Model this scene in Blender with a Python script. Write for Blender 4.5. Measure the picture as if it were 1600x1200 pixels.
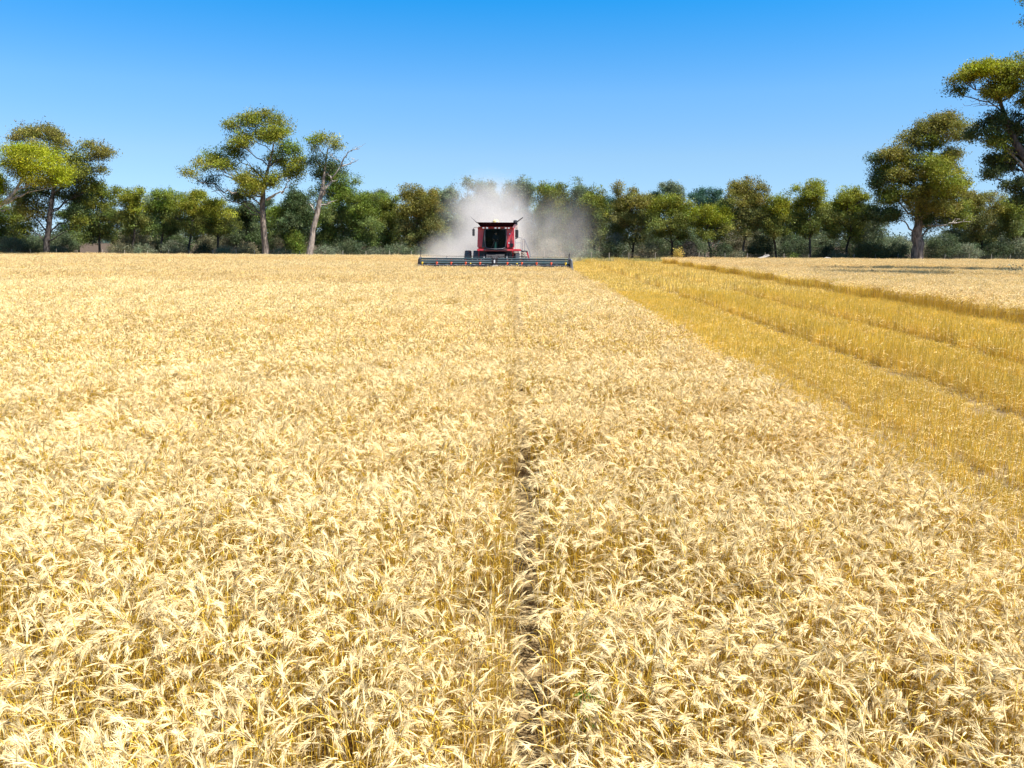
import bpy, bmesh, math, random
import numpy as np
from mathutils import Vector, Matrix, noise
R = math.radians
PI = math.pi
for o in list(bpy.data.objects): bpy.data.objects.remove(o)
S = bpy.context.scene
C = S.collection
rng = np.random.default_rng(7)
random.seed(7)

# ------------------------------------------------------------------ camera
CAM = Vector((0, 0, 3.07))
FPX = 1250.0                     # focal length in pixels of a 1600 px wide frame
YAW, PITCH, ROLL = R(0.27), R(10.34), R(0.33)
CM = Matrix.Rotation(YAW, 3, 'Z') @ Matrix.Rotation(PI/2 - PITCH, 3, 'X') @ Matrix.Rotation(ROLL, 3, 'Z')
cd = bpy.data.cameras.new('camera'); co = bpy.data.objects.new('camera', cd); C.objects.link(co)
co.matrix_world = Matrix.Translation(CAM) @ CM.to_4x4()
cd.sensor_width = 36; cd.lens = FPX/1600*36; cd.clip_end = 6000; cd.clip_start = 0.1
S.camera = co

def at(px, py, Y):
    """real point that stands Y metres out in the field along the sight line of a photograph pixel"""
    d = CM @ Vector(((px-800)/FPX, (600-py)/FPX, -1))
    k = Y/d.y
    return Vector((d.x*k, Y, CAM.z + d.z*k))

# ------------------------------------------------------------------ sun, sky, exposure
SUN = Vector((0.50, -0.20, 0.86)).normalized()
w = bpy.data.worlds.new('World'); S.world = w; w.use_nodes = True
wn = w.node_tree; bg = wn.nodes['Background']
sky = wn.nodes.new('ShaderNodeTexSky'); sky.sky_type = 'NISHITA'; sky.sun_disc = False
sky.sun_elevation = math.asin(SUN.z); sky.sun_rotation = math.atan2(SUN.x, SUN.y)
sky.altitude = 200; sky.air_density = 0.7; sky.dust_density = 0.0; sky.ozone_density = 1.0
# deep polarised blue of the photograph, by height above the horizon
wt = wn.nodes.new('ShaderNodeTexCoord'); ws = wn.nodes.new('ShaderNodeSeparateXYZ'); wr = wn.nodes.new('ShaderNodeValToRGB')
wm = wn.nodes.new('ShaderNodeMix'); wm.data_type = 'RGBA'; wm.blend_type = 'MULTIPLY'; wm.inputs['Factor'].default_value = 1
wn.links.new(wt.outputs['Generated'], ws.inputs[0]); wn.links.new(ws.outputs['Z'], wr.inputs['Fac'])
cr = wr.color_ramp
for i, (p_, c_) in enumerate([(.0, (.26, .35, .51)), (.017, (.26, .35, .51)), (.04, (.32, .40, .50)), (.096, (.38, .48, .54)), (.165, (.33, .56, .68)),
                              (.264, (.07, .56, .82)), (.5, (.30, .76, .95)), (.85, (.95, 1, 1))]):
    e_ = cr.elements[i] if i < 2 else cr.elements.new(p_)
    e_.position = p_; e_.color = (*c_, 1)
wn.links.new(sky.outputs[0], wm.inputs['A']); wn.links.new(wr.outputs[0], wm.inputs['B'])
wn.links.new(wm.outputs['Result'], bg.inputs['Color'])
bg.inputs['Strength'].default_value = 0.10
sl = bpy.data.lights.new('sun', 'SUN'); sl.energy = 4.6; sl.angle = R(0.53); sl.color = (1, 0.97, 0.92)
so = bpy.data.objects.new('sun', sl); C.objects.link(so)
so.rotation_euler = SUN.to_track_quat('Z', 'Y').to_euler()
S.view_settings.view_transform = 'Standard'; S.view_settings.look = 'None'
S.view_settings.exposure = 1.5; S.view_settings.gamma = 1
S.cycles.max_bounces = 8; S.cycles.diffuse_bounces = 3; S.cycles.transparent_max_bounces = 8
S.cycles.volume_bounces = 2; S.cycles.volume_step_rate = 2.0

# ------------------------------------------------------------------ helpers
def tag(o, label=None, cat=None, group=None, kind=None):
    if label: o['label'] = label
    if cat: o['category'] = cat
    if group: o['group'] = group
    if kind: o['kind'] = kind
    return o
def empty(name, loc=(0, 0, 0), rz=0):
    o = bpy.data.objects.new(name, None); C.objects.link(o); o.location = loc; o.rotation_euler.z = rz
    o.empty_display_size = 0.3
    return o
def link(name, me, mat, parent=None):
    o = bpy.data.objects.new(name, me); C.objects.link(o)
    if mat: me.materials.append(mat)
    if parent: o.parent = parent
    return o
def npmesh(name, V, F, col=None, smooth=False):
    """V (n,3), F (m,k) with k 3 or 4, col (n,3) per-vertex colour"""
    me = bpy.data.meshes.new(name)
    V = np.ascontiguousarray(V, np.float32); F = np.ascontiguousarray(F, np.int32)
    k = F.shape[1]
    me.vertices.add(len(V)); me.vertices.foreach_set('co', V.ravel())
    me.loops.add(F.size); me.loops.foreach_set('vertex_index', F.ravel())
    me.polygons.add(len(F)); me.polygons.foreach_set('loop_start', np.arange(0, F.size, k, dtype=np.int32))
    if col is not None:
        a = me.color_attributes.new('Col', 'FLOAT_COLOR', 'POINT')
        c4 = np.ones((len(V), 4), np.float32); c4[:, :3] = col
        a.data.foreach_set('color', c4.ravel())
    if smooth: me.polygons.foreach_set('use_smooth', np.ones(len(F), bool))
    me.update(calc_edges=True)
    return me

class NB:
    """collects numpy-sized geometry: quads only, with vertex colours"""
    def __init__(s): s.V = []; s.F = []; s.C = []; s.n = 0
    def add(s, V, F, col):
        V = np.asarray(V, float); F = np.asarray(F, int)
        s.V.append(V); s.F.append(F + s.n)
        c = np.asarray(col, float)
        s.C.append(np.tile(c, (len(V), 1)) if c.ndim == 1 else c); s.n += len(V)
    def mesh(s, name, smooth=False):
        return npmesh(name, np.concatenate(s.V), np.concatenate(s.F), np.concatenate(s.C), smooth)
    def ribbon(s, P, W, side, col):
        """flat strip along points P with half widths W"""
        P = np.asarray(P, float); W = np.asarray(W, float)[:, None]; side = np.asarray(side, float)
        n = len(P); V = np.empty((2*n, 3)); V[0::2] = P - side*W; V[1::2] = P + side*W
        F = [(2*i, 2*i+1, 2*i+3, 2*i+2) for i in range(n-1)]
        s.add(V, F, col)
    def tube(s, P, Rr, k=5, col=(1, 1, 1)):
        P = np.asarray(P, float); n = len(P)
        T = np.gradient(P, axis=0); T /= np.linalg.norm(T, axis=1)[:, None] + 1e-9
        ref = np.array((0.31, 0.95, 0.07)) if abs(T[:, 1]).mean() < .8 else np.array((1., 0, 0))
        A = np.cross(T, ref); A /= np.linalg.norm(A, axis=1)[:, None] + 1e-9
        B = np.cross(T, A)
        an = np.arange(k)*2*PI/k
        V = P[:, None] + np.asarray(Rr, float)[:, None, None]*(A[:, None]*np.cos(an)[None, :, None] + B[:, None]*np.sin(an)[None, :, None])
        F = [(i*k+j, i*k+(j+1) % k, (i+1)*k+(j+1) % k, (i+1)*k+j) for i in range(n-1) for j in range(k)]
        s.add(V.reshape(-1, 3), F, col)

def mat(name):
    m = bpy.data.materials.new(name); m.use_nodes = True
    return m, m.node_tree.nodes, m.node_tree.links, m.node_tree.nodes['Principled BSDF']
def simple(name, col, rough=0.5, metal=0.0, bump=0.0, grime=0.0, scale=6.0, coat=0.0):
    """painted or plain surface with procedural dust and wear"""
    m, N, L, B = mat(name)
    B.inputs['Roughness'].default_value = rough; B.inputs['Metallic'].default_value = metal
    B.inputs['Coat Weight'].default_value = coat
    tc = N.new('ShaderNodeTexCoord'); nz = N.new('ShaderNodeTexNoise'); nz.inputs['Scale'].default_value = scale
    nz.inputs['Detail'].default_value = 5
    L.new(tc.outputs['Object'], nz.inputs['Vector'])
    rp = N.new('ShaderNodeValToRGB'); rp.color_ramp.elements[0].position = 0.35; rp.color_ramp.elements[1].position = 0.75
    L.new(nz.outputs['Fac'], rp.inputs['Fac'])
    mx = N.new('ShaderNodeMix'); mx.data_type = 'RGBA'
    mx.inputs['A'].default_value = (*col, 1); g = (0.42, 0.34, 0.24)
    mx.inputs['B'].default_value = (*[c*(1-grime)+q*grime for c, q in zip(col, g)], 1)
    L.new(rp.outputs['Color'], mx.inputs['Factor']); L.new(mx.outputs['Result'], B.inputs['Base Color'])
    if bump:
        bp = N.new('ShaderNodeBump'); bp.inputs['Strength'].default_value = bump; bp.inputs['Distance'].default_value = 0.02
        L.new(nz.outputs['Fac'], bp.inputs['Height']); L.new(bp.outputs['Normal'], B.inputs['Normal'])
    return m
def vcol(name, rough=0.6, transl=0.0, vary=0.25, wscale=0.05, wamt=0.0, wcol=(1, .8, .6), spec=0.3):
    """material that takes the object's own per-vertex colour, varied from piece to piece"""
    m, N, L, B = mat(name)
    B.inputs['Roughness'].default_value = rough; B.inputs['Specular IOR Level'].default_value = spec
    at_ = N.new('ShaderNodeAttribute'); at_.attribute_name = 'Col'
    oi = N.new('ShaderNodeObjectInfo')
    mr = N.new('ShaderNodeMapRange'); mr.inputs['To Min'].default_value = 1-vary; mr.inputs['To Max'].default_value = 1+vary*0.6
    L.new(oi.outputs['Random'], mr.inputs['Value'])
    vm = N.new('ShaderNodeVectorMath'); vm.operation = 'SCALE'
    L.new(at_.outputs['Color'], vm.inputs[0]); L.new(mr.outputs[0], vm.inputs['Scale'])
    out = vm.outputs[0]
    if wamt:
        ge = N.new('ShaderNodeNewGeometry'); nz = N.new('ShaderNodeTexNoise'); nz.inputs['Scale'].default_value = wscale
        nz.inputs['Detail'].default_value = 4; mp = N.new('ShaderNodeMapping'); mp.inputs['Scale'].default_value = (.5, 1.8, .5); L.new(ge.outputs['Position'], mp.inputs[0]); L.new(mp.outputs[0], nz.inputs['Vector'])
        rp = N.new('ShaderNodeMapRange'); rp.inputs['From Min'].default_value = .42; rp.inputs['From Max'].default_value = .68
        rp.inputs['To Max'].default_value = wamt
        L.new(nz.outputs['Fac'], rp.inputs['Value'])
        mx = N.new('ShaderNodeMix'); mx.data_type = 'RGBA'; mx.blend_type = 'MULTIPLY'
        mx.inputs['B'].default_value = (*wcol, 1)
        L.new(rp.outputs[0], mx.inputs['Factor']); L.new(out, mx.inputs['A']); out = mx.outputs['Result']
    L.new(out, B.inputs['Base Color'])
    if transl:
        tr = N.new('ShaderNodeBsdfTranslucent'); L.new(out, tr.inputs['Color'])
        ms = N.new('ShaderNodeMixShader'); ms.inputs[0].default_value = transl
        L.new(B.outputs[0], ms.inputs[1]); L.new(tr.outputs[0], ms.inputs[2])
        L.new(ms.outputs[0], N['Material Output'].inputs['Surface'])
    return m

M_STRAW = vcol('ripe_straw', 0.5, 0.34, 0.12, 0.045, 0.6, (.93, .82, .64), .12)
M_STUB = vcol('stubble_straw', 0.55, 0.32, 0.15, 0.12, 0.3, (.95, .88, .72), .12)
M_GRASS = vcol('dry_grass', 0.7, 0.15, 0.25)
M_LEAF = vcol('gum_leaves', 0.5, 0.36, 0.0, spec=.15)
M_BARK = vcol('gum_bark', 0.9, 0.0, 0.0, spec=.1)
def rough_bark(m):                                   # ribbed bark with peeling patches
    N, L = m.node_tree.nodes, m.node_tree.links; B = N['Principled BSDF']
    tc = N.new('ShaderNodeTexCoord'); mp = N.new('ShaderNodeMapping'); mp.inputs['Scale'].default_value = (3, 3, .7)
    nz = N.new('ShaderNodeTexNoise'); nz.inputs['Scale'].default_value = 1.6; nz.inputs['Detail'].default_value = 6
    L.new(tc.outputs['Object'], mp.inputs[0]); L.new(mp.outputs[0], nz.inputs['Vector'])
    rp = N.new('ShaderNodeMapRange'); rp.inputs['From Min'].default_value = .35; rp.inputs['From Max'].default_value = .65; rp.inputs['To Min'].default_value = .35; rp.inputs['To Max'].default_value = 1.15
    L.new(nz.outputs['Fac'], rp.inputs['Value'])
    src = B.inputs['Base Color'].links[0].from_socket; vm = N.new('ShaderNodeVectorMath'); vm.operation = 'SCALE'
    L.new(src, vm.inputs[0]); L.new(rp.outputs[0], vm.inputs['Scale']); L.new(vm.outputs[0], B.inputs['Base Color'])
    bp = N.new('ShaderNodeBump'); bp.inputs['Strength'].default_value = .8; bp.inputs['Distance'].default_value = .12
    L.new(nz.outputs['Fac'], bp.inputs['Height']); L.new(bp.outputs['Normal'], B.inputs['Normal'])
rough_bark(M_BARK)

# ------------------------------------------------------------------ ground
Y_END = 104.0       # far edge of the left crop
X_CUT = 4.25        # edge of the standing crop right of the camera
X_FAR = 18.2        # near edge of the uncut block on the right
Y_RIGHT = 100.0
Y_HEAD = 64.6       # the harvester's reel
HX = -1.76          # the harvester's centre line
def vn(x, y, s, seed=0.0):
    return noise.noise(Vector((x*s, y*s, seed)))

def ground_material():
    m, N, L, B = mat('paddock_soil')
    B.inputs['Roughness'].default_value = 1; B.inputs['Specular IOR Level'].default_value = 0.0
    ge = N.new('ShaderNodeNewGeometry')
    n1 = N.new('ShaderNodeTexNoise'); n1.inputs['Scale'].default_value = 9; n1.inputs['Detail'].default_value = 8
    L.new(ge.outputs['Position'], n1.inputs['Vector'])
    r1 = N.new('ShaderNodeValToRGB'); e = r1.color_ramp.elements
    e[0].position = .3; e[0].color = (.11, .075, .035, 1); e[1].position = .72; e[1].color = (.26, .18, .085, 1)
    L.new(n1.outputs['Fac'], r1.inputs['Fac'])
    # the ploughed paddock beyond the trees is browner
    sp = N.new('ShaderNodeSeparateXYZ'); L.new(ge.outputs['Position'], sp.inputs[0])
    far = N.new('ShaderNodeMapRange'); far.inputs['From Min'].default_value = 125; far.inputs['From Max'].default_value = 140
    L.new(sp.outputs['Y'], far.inputs['Value'])
    n2 = N.new('ShaderNodeTexNoise'); n2.inputs['Scale'].default_value = .3; n2.inputs['Detail'].default_value = 6
    L.new(ge.outputs['Position'], n2.inputs['Vector'])
    r2 = N.new('ShaderNodeValToRGB'); e = r2.color_ramp.elements
    e[0].color = (.06, .042, .032, 1); e[1].color = (.10, .075, .055, 1); L.new(n2.outputs['Fac'], r2.inputs['Fac'])
    mx = N.new('ShaderNodeMix'); mx.data_type = 'RGBA'
    L.new(far.outputs[0], mx.inputs['Factor']); L.new(r1.outputs[0], mx.inputs['A']); L.new(r2.outputs[0], mx.inputs['B'])
    L.new(mx.outputs['Result'], B.inputs['Base Color'])
    bp = N.new('ShaderNodeBump'); bp.inputs['Distance'].default_value = .04; L.new(n1.outputs['Fac'], bp.inputs['Height'])
    L.new(bp.outputs['Normal'], B.inputs['Normal'])
    return m
g = npmesh('ground', [(-3000, -300, 0), (3000, -300, 0), (3000, 4000, 0), (-3000, 4000, 0)], [(0, 1, 2, 3)])
tag(link('ground', g, ground_material()), 'brown paddock soil under the crop, running to the horizon', 'ground', kind='structure')

# ------------------------------------------------------------------ wheat plants
SRC = bpy.data.collections.new('plant_shapes')     # sources of the crop; not linked to the scene
def stalk(nb, x, y, phi, H, lean, nod, det, rg):
    """one wheat stem: straight culm, bent neck, drooping bearded ear. det 0 fine, 1 middle, 2 far"""
    dx, dy = math.cos(phi), math.sin(phi)
    P = np.array((x, y, 0.0)); th = lean*.35
    segs = [(H*.55, lean*.7), (H*.30, lean)] if det else [(H*.3, lean*.5), (H*.3, lean*.8), (H*.25, lean)]
    nk = 2 if det else 4
    segs += [(H*.15/nk, lean+(nod-lean)*(i+1)/nk*.8) for i in range(nk)]
    pts = [P.copy()]
    for L_, a in segs:
        P = P + L_*np.array((math.sin(a)*dx, math.sin(a)*dy, math.cos(a))); pts.append(P.copy())
    wob = rg.uniform(0, PI); side = np.array((-dy, dx, 0))*math.cos(wob*.3) + np.array((dx, dy, 0))*math.sin(wob*.3)
    b = rg.uniform(.62, 1.15); w = .0019 if det == 0 else (.0026 if det == 1 else .0042)
    sc = np.array((.76, .53, .075))*b if rg.random() < .8 else np.array((.60, .45, .20))*b
    W = [w]*len(pts)
    nb.ribbon(pts, W, side, sc)
    if det == 0: nb.ribbon(pts, W, np.array((dx*.8, dy*.8, .2)), sc)
    # leaf blades, dry and drooping
    for _ in range(rg.choice([0, 1, 1, 2]) if det < 2 else (rg.random() < .35)):
        k = rg.integers(1, 3); q = np.array(pts[k])*(1) ; ph = rg.uniform(0, 2*PI); ll = rg.uniform(.10, .2)
        e = [q]; a = rg.uniform(.3, .9)
        for i in range(3):
            e.append(e[-1] + ll/3*np.array((math.sin(a)*math.cos(ph), math.sin(a)*math.sin(ph), math.cos(a)))); a += rg.uniform(.4, .9)
        lc = np.array((.68, .52, .19))*rg.uniform(.5, 1.1) if rg.random() < .8 else np.array((.50, .38, .22))*rg.uniform(.5, 1)
        nb.ribbon(e, [.004, .005, .004, .001], np.array((-math.sin(ph), math.cos(ph), .2)), lc)
    # ear
    El = rg.uniform(.058, .086); ns = 7 if det == 0 else (4 if det == 1 else 2)
    a = nod*.8+lean*.2; ep = [P.copy()]; da = rg.uniform(.2, .55)/ns; D = []
    for i in range(ns):
        a += da; d = np.array((math.sin(a)*dx, math.sin(a)*dy, math.cos(a))); D.append(d); P = P + d*El/ns; ep.append(P.copy())
    ep = np.array(ep); D.append(D[-1])
    t = np.linspace(0, 1, ns+1)
    prof = np.sin(np.clip(t*.86+.1, 0, 1)*PI)**.6
    if det == 0: prof = prof*np.where(np.arange(ns+1) % 2, 1.12, .86)
    wd = (.0060 if det == 0 else (.0088 if det == 1 else .012))*rg.uniform(.85, 1.2)
    br = rg.uniform(.66, 1.14)*(.90 if det == 2 else 1); ec = np.array((.865, .665, .335))*br if rg.random() < .85 else np.array((.66, .50, .24))*br
    sd = np.array((-dy, dx, 0)); nrm = np.cross(D[len(D)//2], sd); ro = rg.uniform(-.7, .7)
    A = sd*math.cos(ro)+nrm*math.sin(ro); Bv = -sd*math.sin(ro)+nrm*math.cos(ro)
    if det < 2:
        k = 4; V = []
        for i, p in enumerate(ep):
            r_ = wd*prof[i]
            V += [p+A*r_, p+Bv*r_*.62, p-A*r_, p-Bv*r_*.62]
        F = [(i*k+j, i*k+(j+1) % k, (i+1)*k+(j+1) % k, (i+1)*k+j) for i in range(ns) for j in range(k)]
        col = np.repeat(np.where(np.arange(ns+1) % 2, 1.0, .82), 4)[:, None]*ec if det == 0 else ec
        nb.add(V, F, col)
    else:
        nb.ribbon(ep, wd*np.maximum(prof, .5), A, ec); nb.ribbon(ep, wd*np.maximum(prof, .5)*.8, Bv, ec)
    # awns: the pale beard
    na = 20 if det == 0 else (9 if det == 1 else 4); ac = np.array((.93, .76, .42))*(.92 if det == 2 else 1)*rg.uniform(.8, 1.1)
    aw = .0011 if det == 0 else (.0022 if det == 1 else .004)
    for i in range(na):
        j = int(rg.integers(ns//3, ns+1)); s0 = ep[j]; an = rg.uniform(0, 2*PI); spl = rg.uniform(.08, .55)
        d = D[min(j, ns)]*math.cos(spl) + (A*math.cos(an)+Bv*math.sin(an))*math.sin(spl)
        L_ = rg.uniform(.04, .075); p1 = s0+d*L_*.5; p2 = s0+d*L_+np.array((0, 0, -.006))
        nb.ribbon([s0, p1, p2], [aw, aw*.8, aw*.2], np.cross(d, (A+Bv))*.7, ac)
def src_obj(name, nb, m):
    me = nb.mesh(name); me.materials.append(m)
    o = bpy.data.objects.new(name, me); SRC.objects.link(o)
    return o
def clump(name, n, rx, ry, det, seed, fan=1.0, H0=.78):
    rg = np.random.default_rng(seed); nb = NB()
    main = rg.uniform(0, 2*PI)
    for i in range(n):
        x, y = rg.uniform(-rx, rx), rg.uniform(-ry, ry)
        phi = math.atan2(y, x)+rg.normal(0, .6) if rg.random() < .55*fan else main+rg.normal(0, .8)
        up = rg.random() < .24
        stalk(nb, x, y, phi, (H0+rg.normal(0, .045))*(1.0 if not up else 1.02), abs(rg.normal(.10, .08)), rg.uniform(.25, .8) if up else rg.uniform(1.0, 2.4), det, rg)
    return src_obj(name, nb, M_STRAW)
NEAR = [clump('wheat_plant', 15, .07, .09, 0, 100+i) for i in range(18)]
MID = [clump('wheat_plant', 34, .17, .16, 1, 200+i) for i in range(10)]
FAR = [clump('wheat_plant', 120, .42, .40, 2, 300+i) for i in range(8)]

def scatter(name, P, Rz, Sc, idx, srcs, label, cat, tilt=None):
    P = np.asarray(P, np.float32); n = len(P)
    me = bpy.data.meshes.new(name); me.vertices.add(n); me.vertices.foreach_set('co', P.ravel())
    rot = np.zeros((n, 3), np.float32); rot[:, 2] = Rz
    if tilt is not None: rot[:, :2] = tilt
    a = me.attributes.new('rot', 'FLOAT_VECTOR', 'POINT'); a.data.foreach_set('vector', rot.ravel())
    a = me.attributes.new('scl', 'FLOAT_VECTOR', 'POINT'); a.data.foreach_set('vector', np.asarray(Sc, np.float32).ravel())
    a = me.attributes.new('idx', 'INT', 'POINT'); a.data.foreach_set('value', np.asarray(idx, np.int32))
    me.update()
    o = link(name, me, None); tag(o, label, cat, kind='stuff')
    ng = bpy.data.node_groups.new(name, 'GeometryNodeTree')
    ng.interface.new_socket('Geometry', in_out='INPUT', socket_type='NodeSocketGeometry')
    ng.interface.new_socket('Geometry', in_out='OUTPUT', socket_type='NodeSocketGeometry')
    N, L = ng.nodes, ng.links
    gi, go = N.new('NodeGroupInput'), N.new('NodeGroupOutput')
    iop = N.new('GeometryNodeInstanceOnPoints'); iop.inputs['Pick Instance'].default_value = True
    gtoi = N.new('GeometryNodeGeometryToInstance')
    for s in reversed(srcs):
        ob = N.new('GeometryNodeObjectInfo'); ob.inputs['Object'].default_value = s
        L.new(ob.outputs['Geometry'], gtoi.inputs[0])
    def attr(nm, ty):
        q = N.new('GeometryNodeInputNamedAttribute'); q.data_type = ty; q.inputs['Name'].default_value = nm
        return q.outputs['Attribute']
    e2r = N.new('FunctionNodeEulerToRotation'); L.new(attr('rot', 'FLOAT_VECTOR'), e2r.inputs[0])
    L.new(gi.outputs[0], iop.inputs['Points']); L.new(gtoi.outputs[0], iop.inputs['Instance'])
    L.new(e2r.outputs[0], iop.inputs['Rotation']); L.new(attr('scl', 'FLOAT_VECTOR'), iop.inputs['Scale'])
    L.new(attr('idx', 'INT'), iop.inputs['Instance Index'])
    L.new(iop.outputs[0], go.inputs[0])
    md = o.modifiers.new('plants', 'NODES'); md.node_group = ng
    return o

def grid(x0, x1, y0, y1, sx, sy, rg, jit=.35):
    """jittered drill rows; kept to what the camera and a step aside can see"""
    xs = np.arange(x0, x1, sx); ys = np.arange(y0, y1, sy)
    X, Yv = np.meshgrid(xs, ys)
    X = X + rg.uniform(-jit, jit, X.shape)*sx*.6; Yv = Yv + rg.uniform(-.5, .5, Yv.shape)*sy
    X, Yv = X.ravel(), Yv.ravel()
    k = (np.abs(X) < .68*Yv + 4.0)
    return X[k], Yv[k]
def nfield(X, Y, s, seed):
    return np.array([noise.noise(Vector((a*s, b*s, seed))) for a, b in zip(X, Y)])

def wheat(x0, x1, y0, y1, name, label, holes=None, edge=None):
    rg = np.random.default_rng(int(abs(x0*10))+3)
    Ps, Rs, Ss, Is = [], [], [], []
    base = 0
    for (ya, yb, sx, sy, srcs) in ((y0, min(15, y1), .18, .135, NEAR), (15, min(42, y1), .36, .30, MID), (42, y1, .72, .68, FAR)):
        ya = max(ya, y0)
        if ya < yb:
            X, Yv = grid(x0, x1, max(y0, ya-3), yb+3, sx, sy, rg)
            lo = ya if ya <= y0 else ya+5*nfield(X, Yv*0, .11, 4.4); hi = yb if yb >= y1 else yb+5*nfield(X, Yv*0, .11, 4.4)
            k = (Yv >= lo) & (Yv < hi); X, Yv = X[k], Yv[k]
            if edge is not None:
                k = edge(X, Yv); X, Yv = X[k], Yv[k]
            nA = nfield(X, Yv, 1.1, 3.3); nB = nfield(X, Yv, .12, 9.1); nC = nfield(X, Yv, 2.6, 5.0)
            keep = np.ones(len(X), bool)
            if srcs is not FAR:
                gapw = np.where(Yv < 16, .138, .108)+.06*nfield(X*0, Yv, .45, 1.7)+np.where((Yv > 4.6) & (Yv < 8.4), .035, 0)
                keep &= np.abs(X-.105) > np.where(X == X, gapw, 0)     # the wider drill gap ahead of the camera
                keep &= ~((nC > .22) & (rg.random(len(X)) < .85))       # thin spots where the stems show
            X, Yv, nA, nB, nC = X[keep], Yv[keep], nA[keep], nB[keep], nC[keep]
            n = len(X)
            hz = 1 + (.24 if srcs is not FAR else .15)*nA + .05*nB + rg.normal(0, .03, n)
            sc = np.stack([np.ones(n)*(1+rg.normal(0, .06, n)), np.ones(n), hz], 1)
            P = np.stack([X, Yv, np.zeros(n)], 1)
            Ps.append(P); Ss.append(sc); Is.append(base+rg.integers(0, len(srcs), n))
            # neighbouring plants lie much the same way
            Rs.append(nfield(X, Yv, .5, 7.7)*6+rg.normal(0, 1.2, n))
        base += len(srcs)
    return scatter(name, np.concatenate(Ps), np.concatenate(Rs), np.concatenate(Ss), np.concatenate(Is), NEAR+MID+FAR, label, 'wheat')

wheat(-82, X_CUT, 1.2, Y_END, 'wheat_crop', 'pale ripe bearded wheat standing uncut from the foreground to the tree line, left of the stubble',
      edge=lambda X, Y: (X < X_CUT - .14 + .04*np.sin(Y*1.3)) & ~((Y > Y_HEAD-.15) & (X > HX-6.15)))
wheat(X_FAR, 86, 22, Y_RIGHT, 'wheat_crop', 'pale ripe wheat block standing beyond the yellow stubble on the right',
      edge=lambda X, Y: X > X_FAR + .15*np.sin(Y*.7))

# ------------------------------------------------------------------ stubble, straw and windrows
def stub_clump(name, n, rx, ry, det, seed, H0=.155):
    rg = np.random.default_rng(seed); nb = NB()
    for i in range(n):
        x, y = rg.uniform(-rx, rx), rg.uniform(-ry, ry); h = max(.06, rg.normal(H0, .045)); a = rg.normal(0, .12); c = rg.normal(0, .12)
        w = (.0024, .0042, .008)[det]*rg.uniform(.8, 1.3); ph = rg.uniform(0, PI)
        col = np.array((.86, .63, .13))*rg.uniform(.65, 1.12) if rg.random() < .72 else np.array((.86, .69, .28))*rg.uniform(.65, 1.1)
        col = col*((.96, .93, .70) if det == 0 else (1.02, 1.01, .80) if det < 2 else (.92, .88, .85)); tip = (x+a*h, y+c*h, h)
        nb.ribbon([(x, y, 0), (x+a*h*.5, y+c*h*.5, h*.55), tip], [w, w, w*.9], (math.cos(ph), math.sin(ph), 0), col)
        if det < 2: nb.ribbon([(x, y, 0), tip], [w, w], (-math.sin(ph), math.cos(ph), 0), col)
        if rg.random() < (.7 if det < 2 else .4):      # cut straw lying about
            q = np.array((x, y, rg.uniform(.03, H0*.9))); an = rg.uniform(0, 2*PI); L_ = rg.uniform(.05, .16)
            d = np.array((math.cos(an), math.sin(an), rg.normal(0, .25)))
            nb.ribbon([q, q+d*L_], [w*.9, w*.8], (-math.sin(an), math.cos(an), .3), np.array((.85, .66, .30))*rg.uniform(.6, 1.15))
    return src_obj(name, nb, M_STUB)
SN = [stub_clump('stubble_tuft', 26, .10, .16, 0, 400+i) for i in range(10)]
SM = [stub_clump('stubble_tuft', 70, .26, .26, 1, 500+i) for i in range(8)]
SF = [stub_clump('stubble_tuft', 150, .52, .52, 2, 600+i) for i in range(6)]
RIDGES = ((6.2, .16, 1.25), (8.95, .50, 2.0), (11.2, .16, 1.25), (12.75, .50, 2.15), (15.4, .25, 1.6))
def stubble():
    rg = np.random.default_rng(5)
    Ps, Rs, Ss, Is = [], [], [], []; base = 0
    for (ya, yb, sx, sy, srcs) in ((3, 20, .18, .24, SN), (20, 45, .40, .40, SM), (45, 113, .8, .8, SF)):
        X, Yv = grid(X_CUT-.3, 80 if ya > 40 else X_FAR+.6, ya, yb, sx, sy, rg)
        k = ((X < X_FAR+.4) | (Yv > Y_RIGHT-1))
        X, Yv = X[k], Yv[k]
        if ya > 40:
            X2, Y2 = grid(-85, X_CUT-.3, Y_HEAD+1.8, 113, sx, sy, rg)
            k = ((X2 > HX-6.1) | (Y2 > Y_END-.5)); X = np.concatenate([X, X2[k]]); Yv = np.concatenate([Yv, Y2[k]])
        n = len(X); hz = 1+.22*nfield(X, Yv, .8, 2.2)+rg.normal(0, .08, n); hz *= np.where(X > 8.9, 1.1, 1.0)
        keep = np.ones(n, bool)
        for (rx, rw, rh) in RIDGES:
            wob = .05*np.sin(Yv*.31+rx)+.04*np.sin(Yv*.83)
            d = X-(rx+wob); hz = np.where((d > 0) & (d < rw*2.2), hz*rh, hz)
            hz = np.where((d > -rw*1.2) & (d < -.02), hz*.42, hz); keep &= ~((d > -rw) & (d < -.02) & (rg.random(n) < .25))
        keep &= ~(nfield(X, Yv, 1.6, 8.8) > .5)
        X, Yv, hz = X[keep], Yv[keep], hz[keep]; n = len(X)
        Ps.append(np.stack([X, Yv, np.zeros(n)], 1)); Rs.append(rg.uniform(0, 1, n).round()*PI+rg.normal(0, .1, n))
        Ss.append(np.stack([np.ones(n), np.ones(n), hz], 1)); Is.append(base+rg.integers(0, len(srcs), n)); base += len(srcs)
    scatter('stubble', np.concatenate(Ps), np.concatenate(Rs), np.concatenate(Ss), np.concatenate(Is), SN+SM+SF,
            'golden yellow cut stubble with two straw windrows between the standing crops', 'stubble')
stubble()

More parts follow.
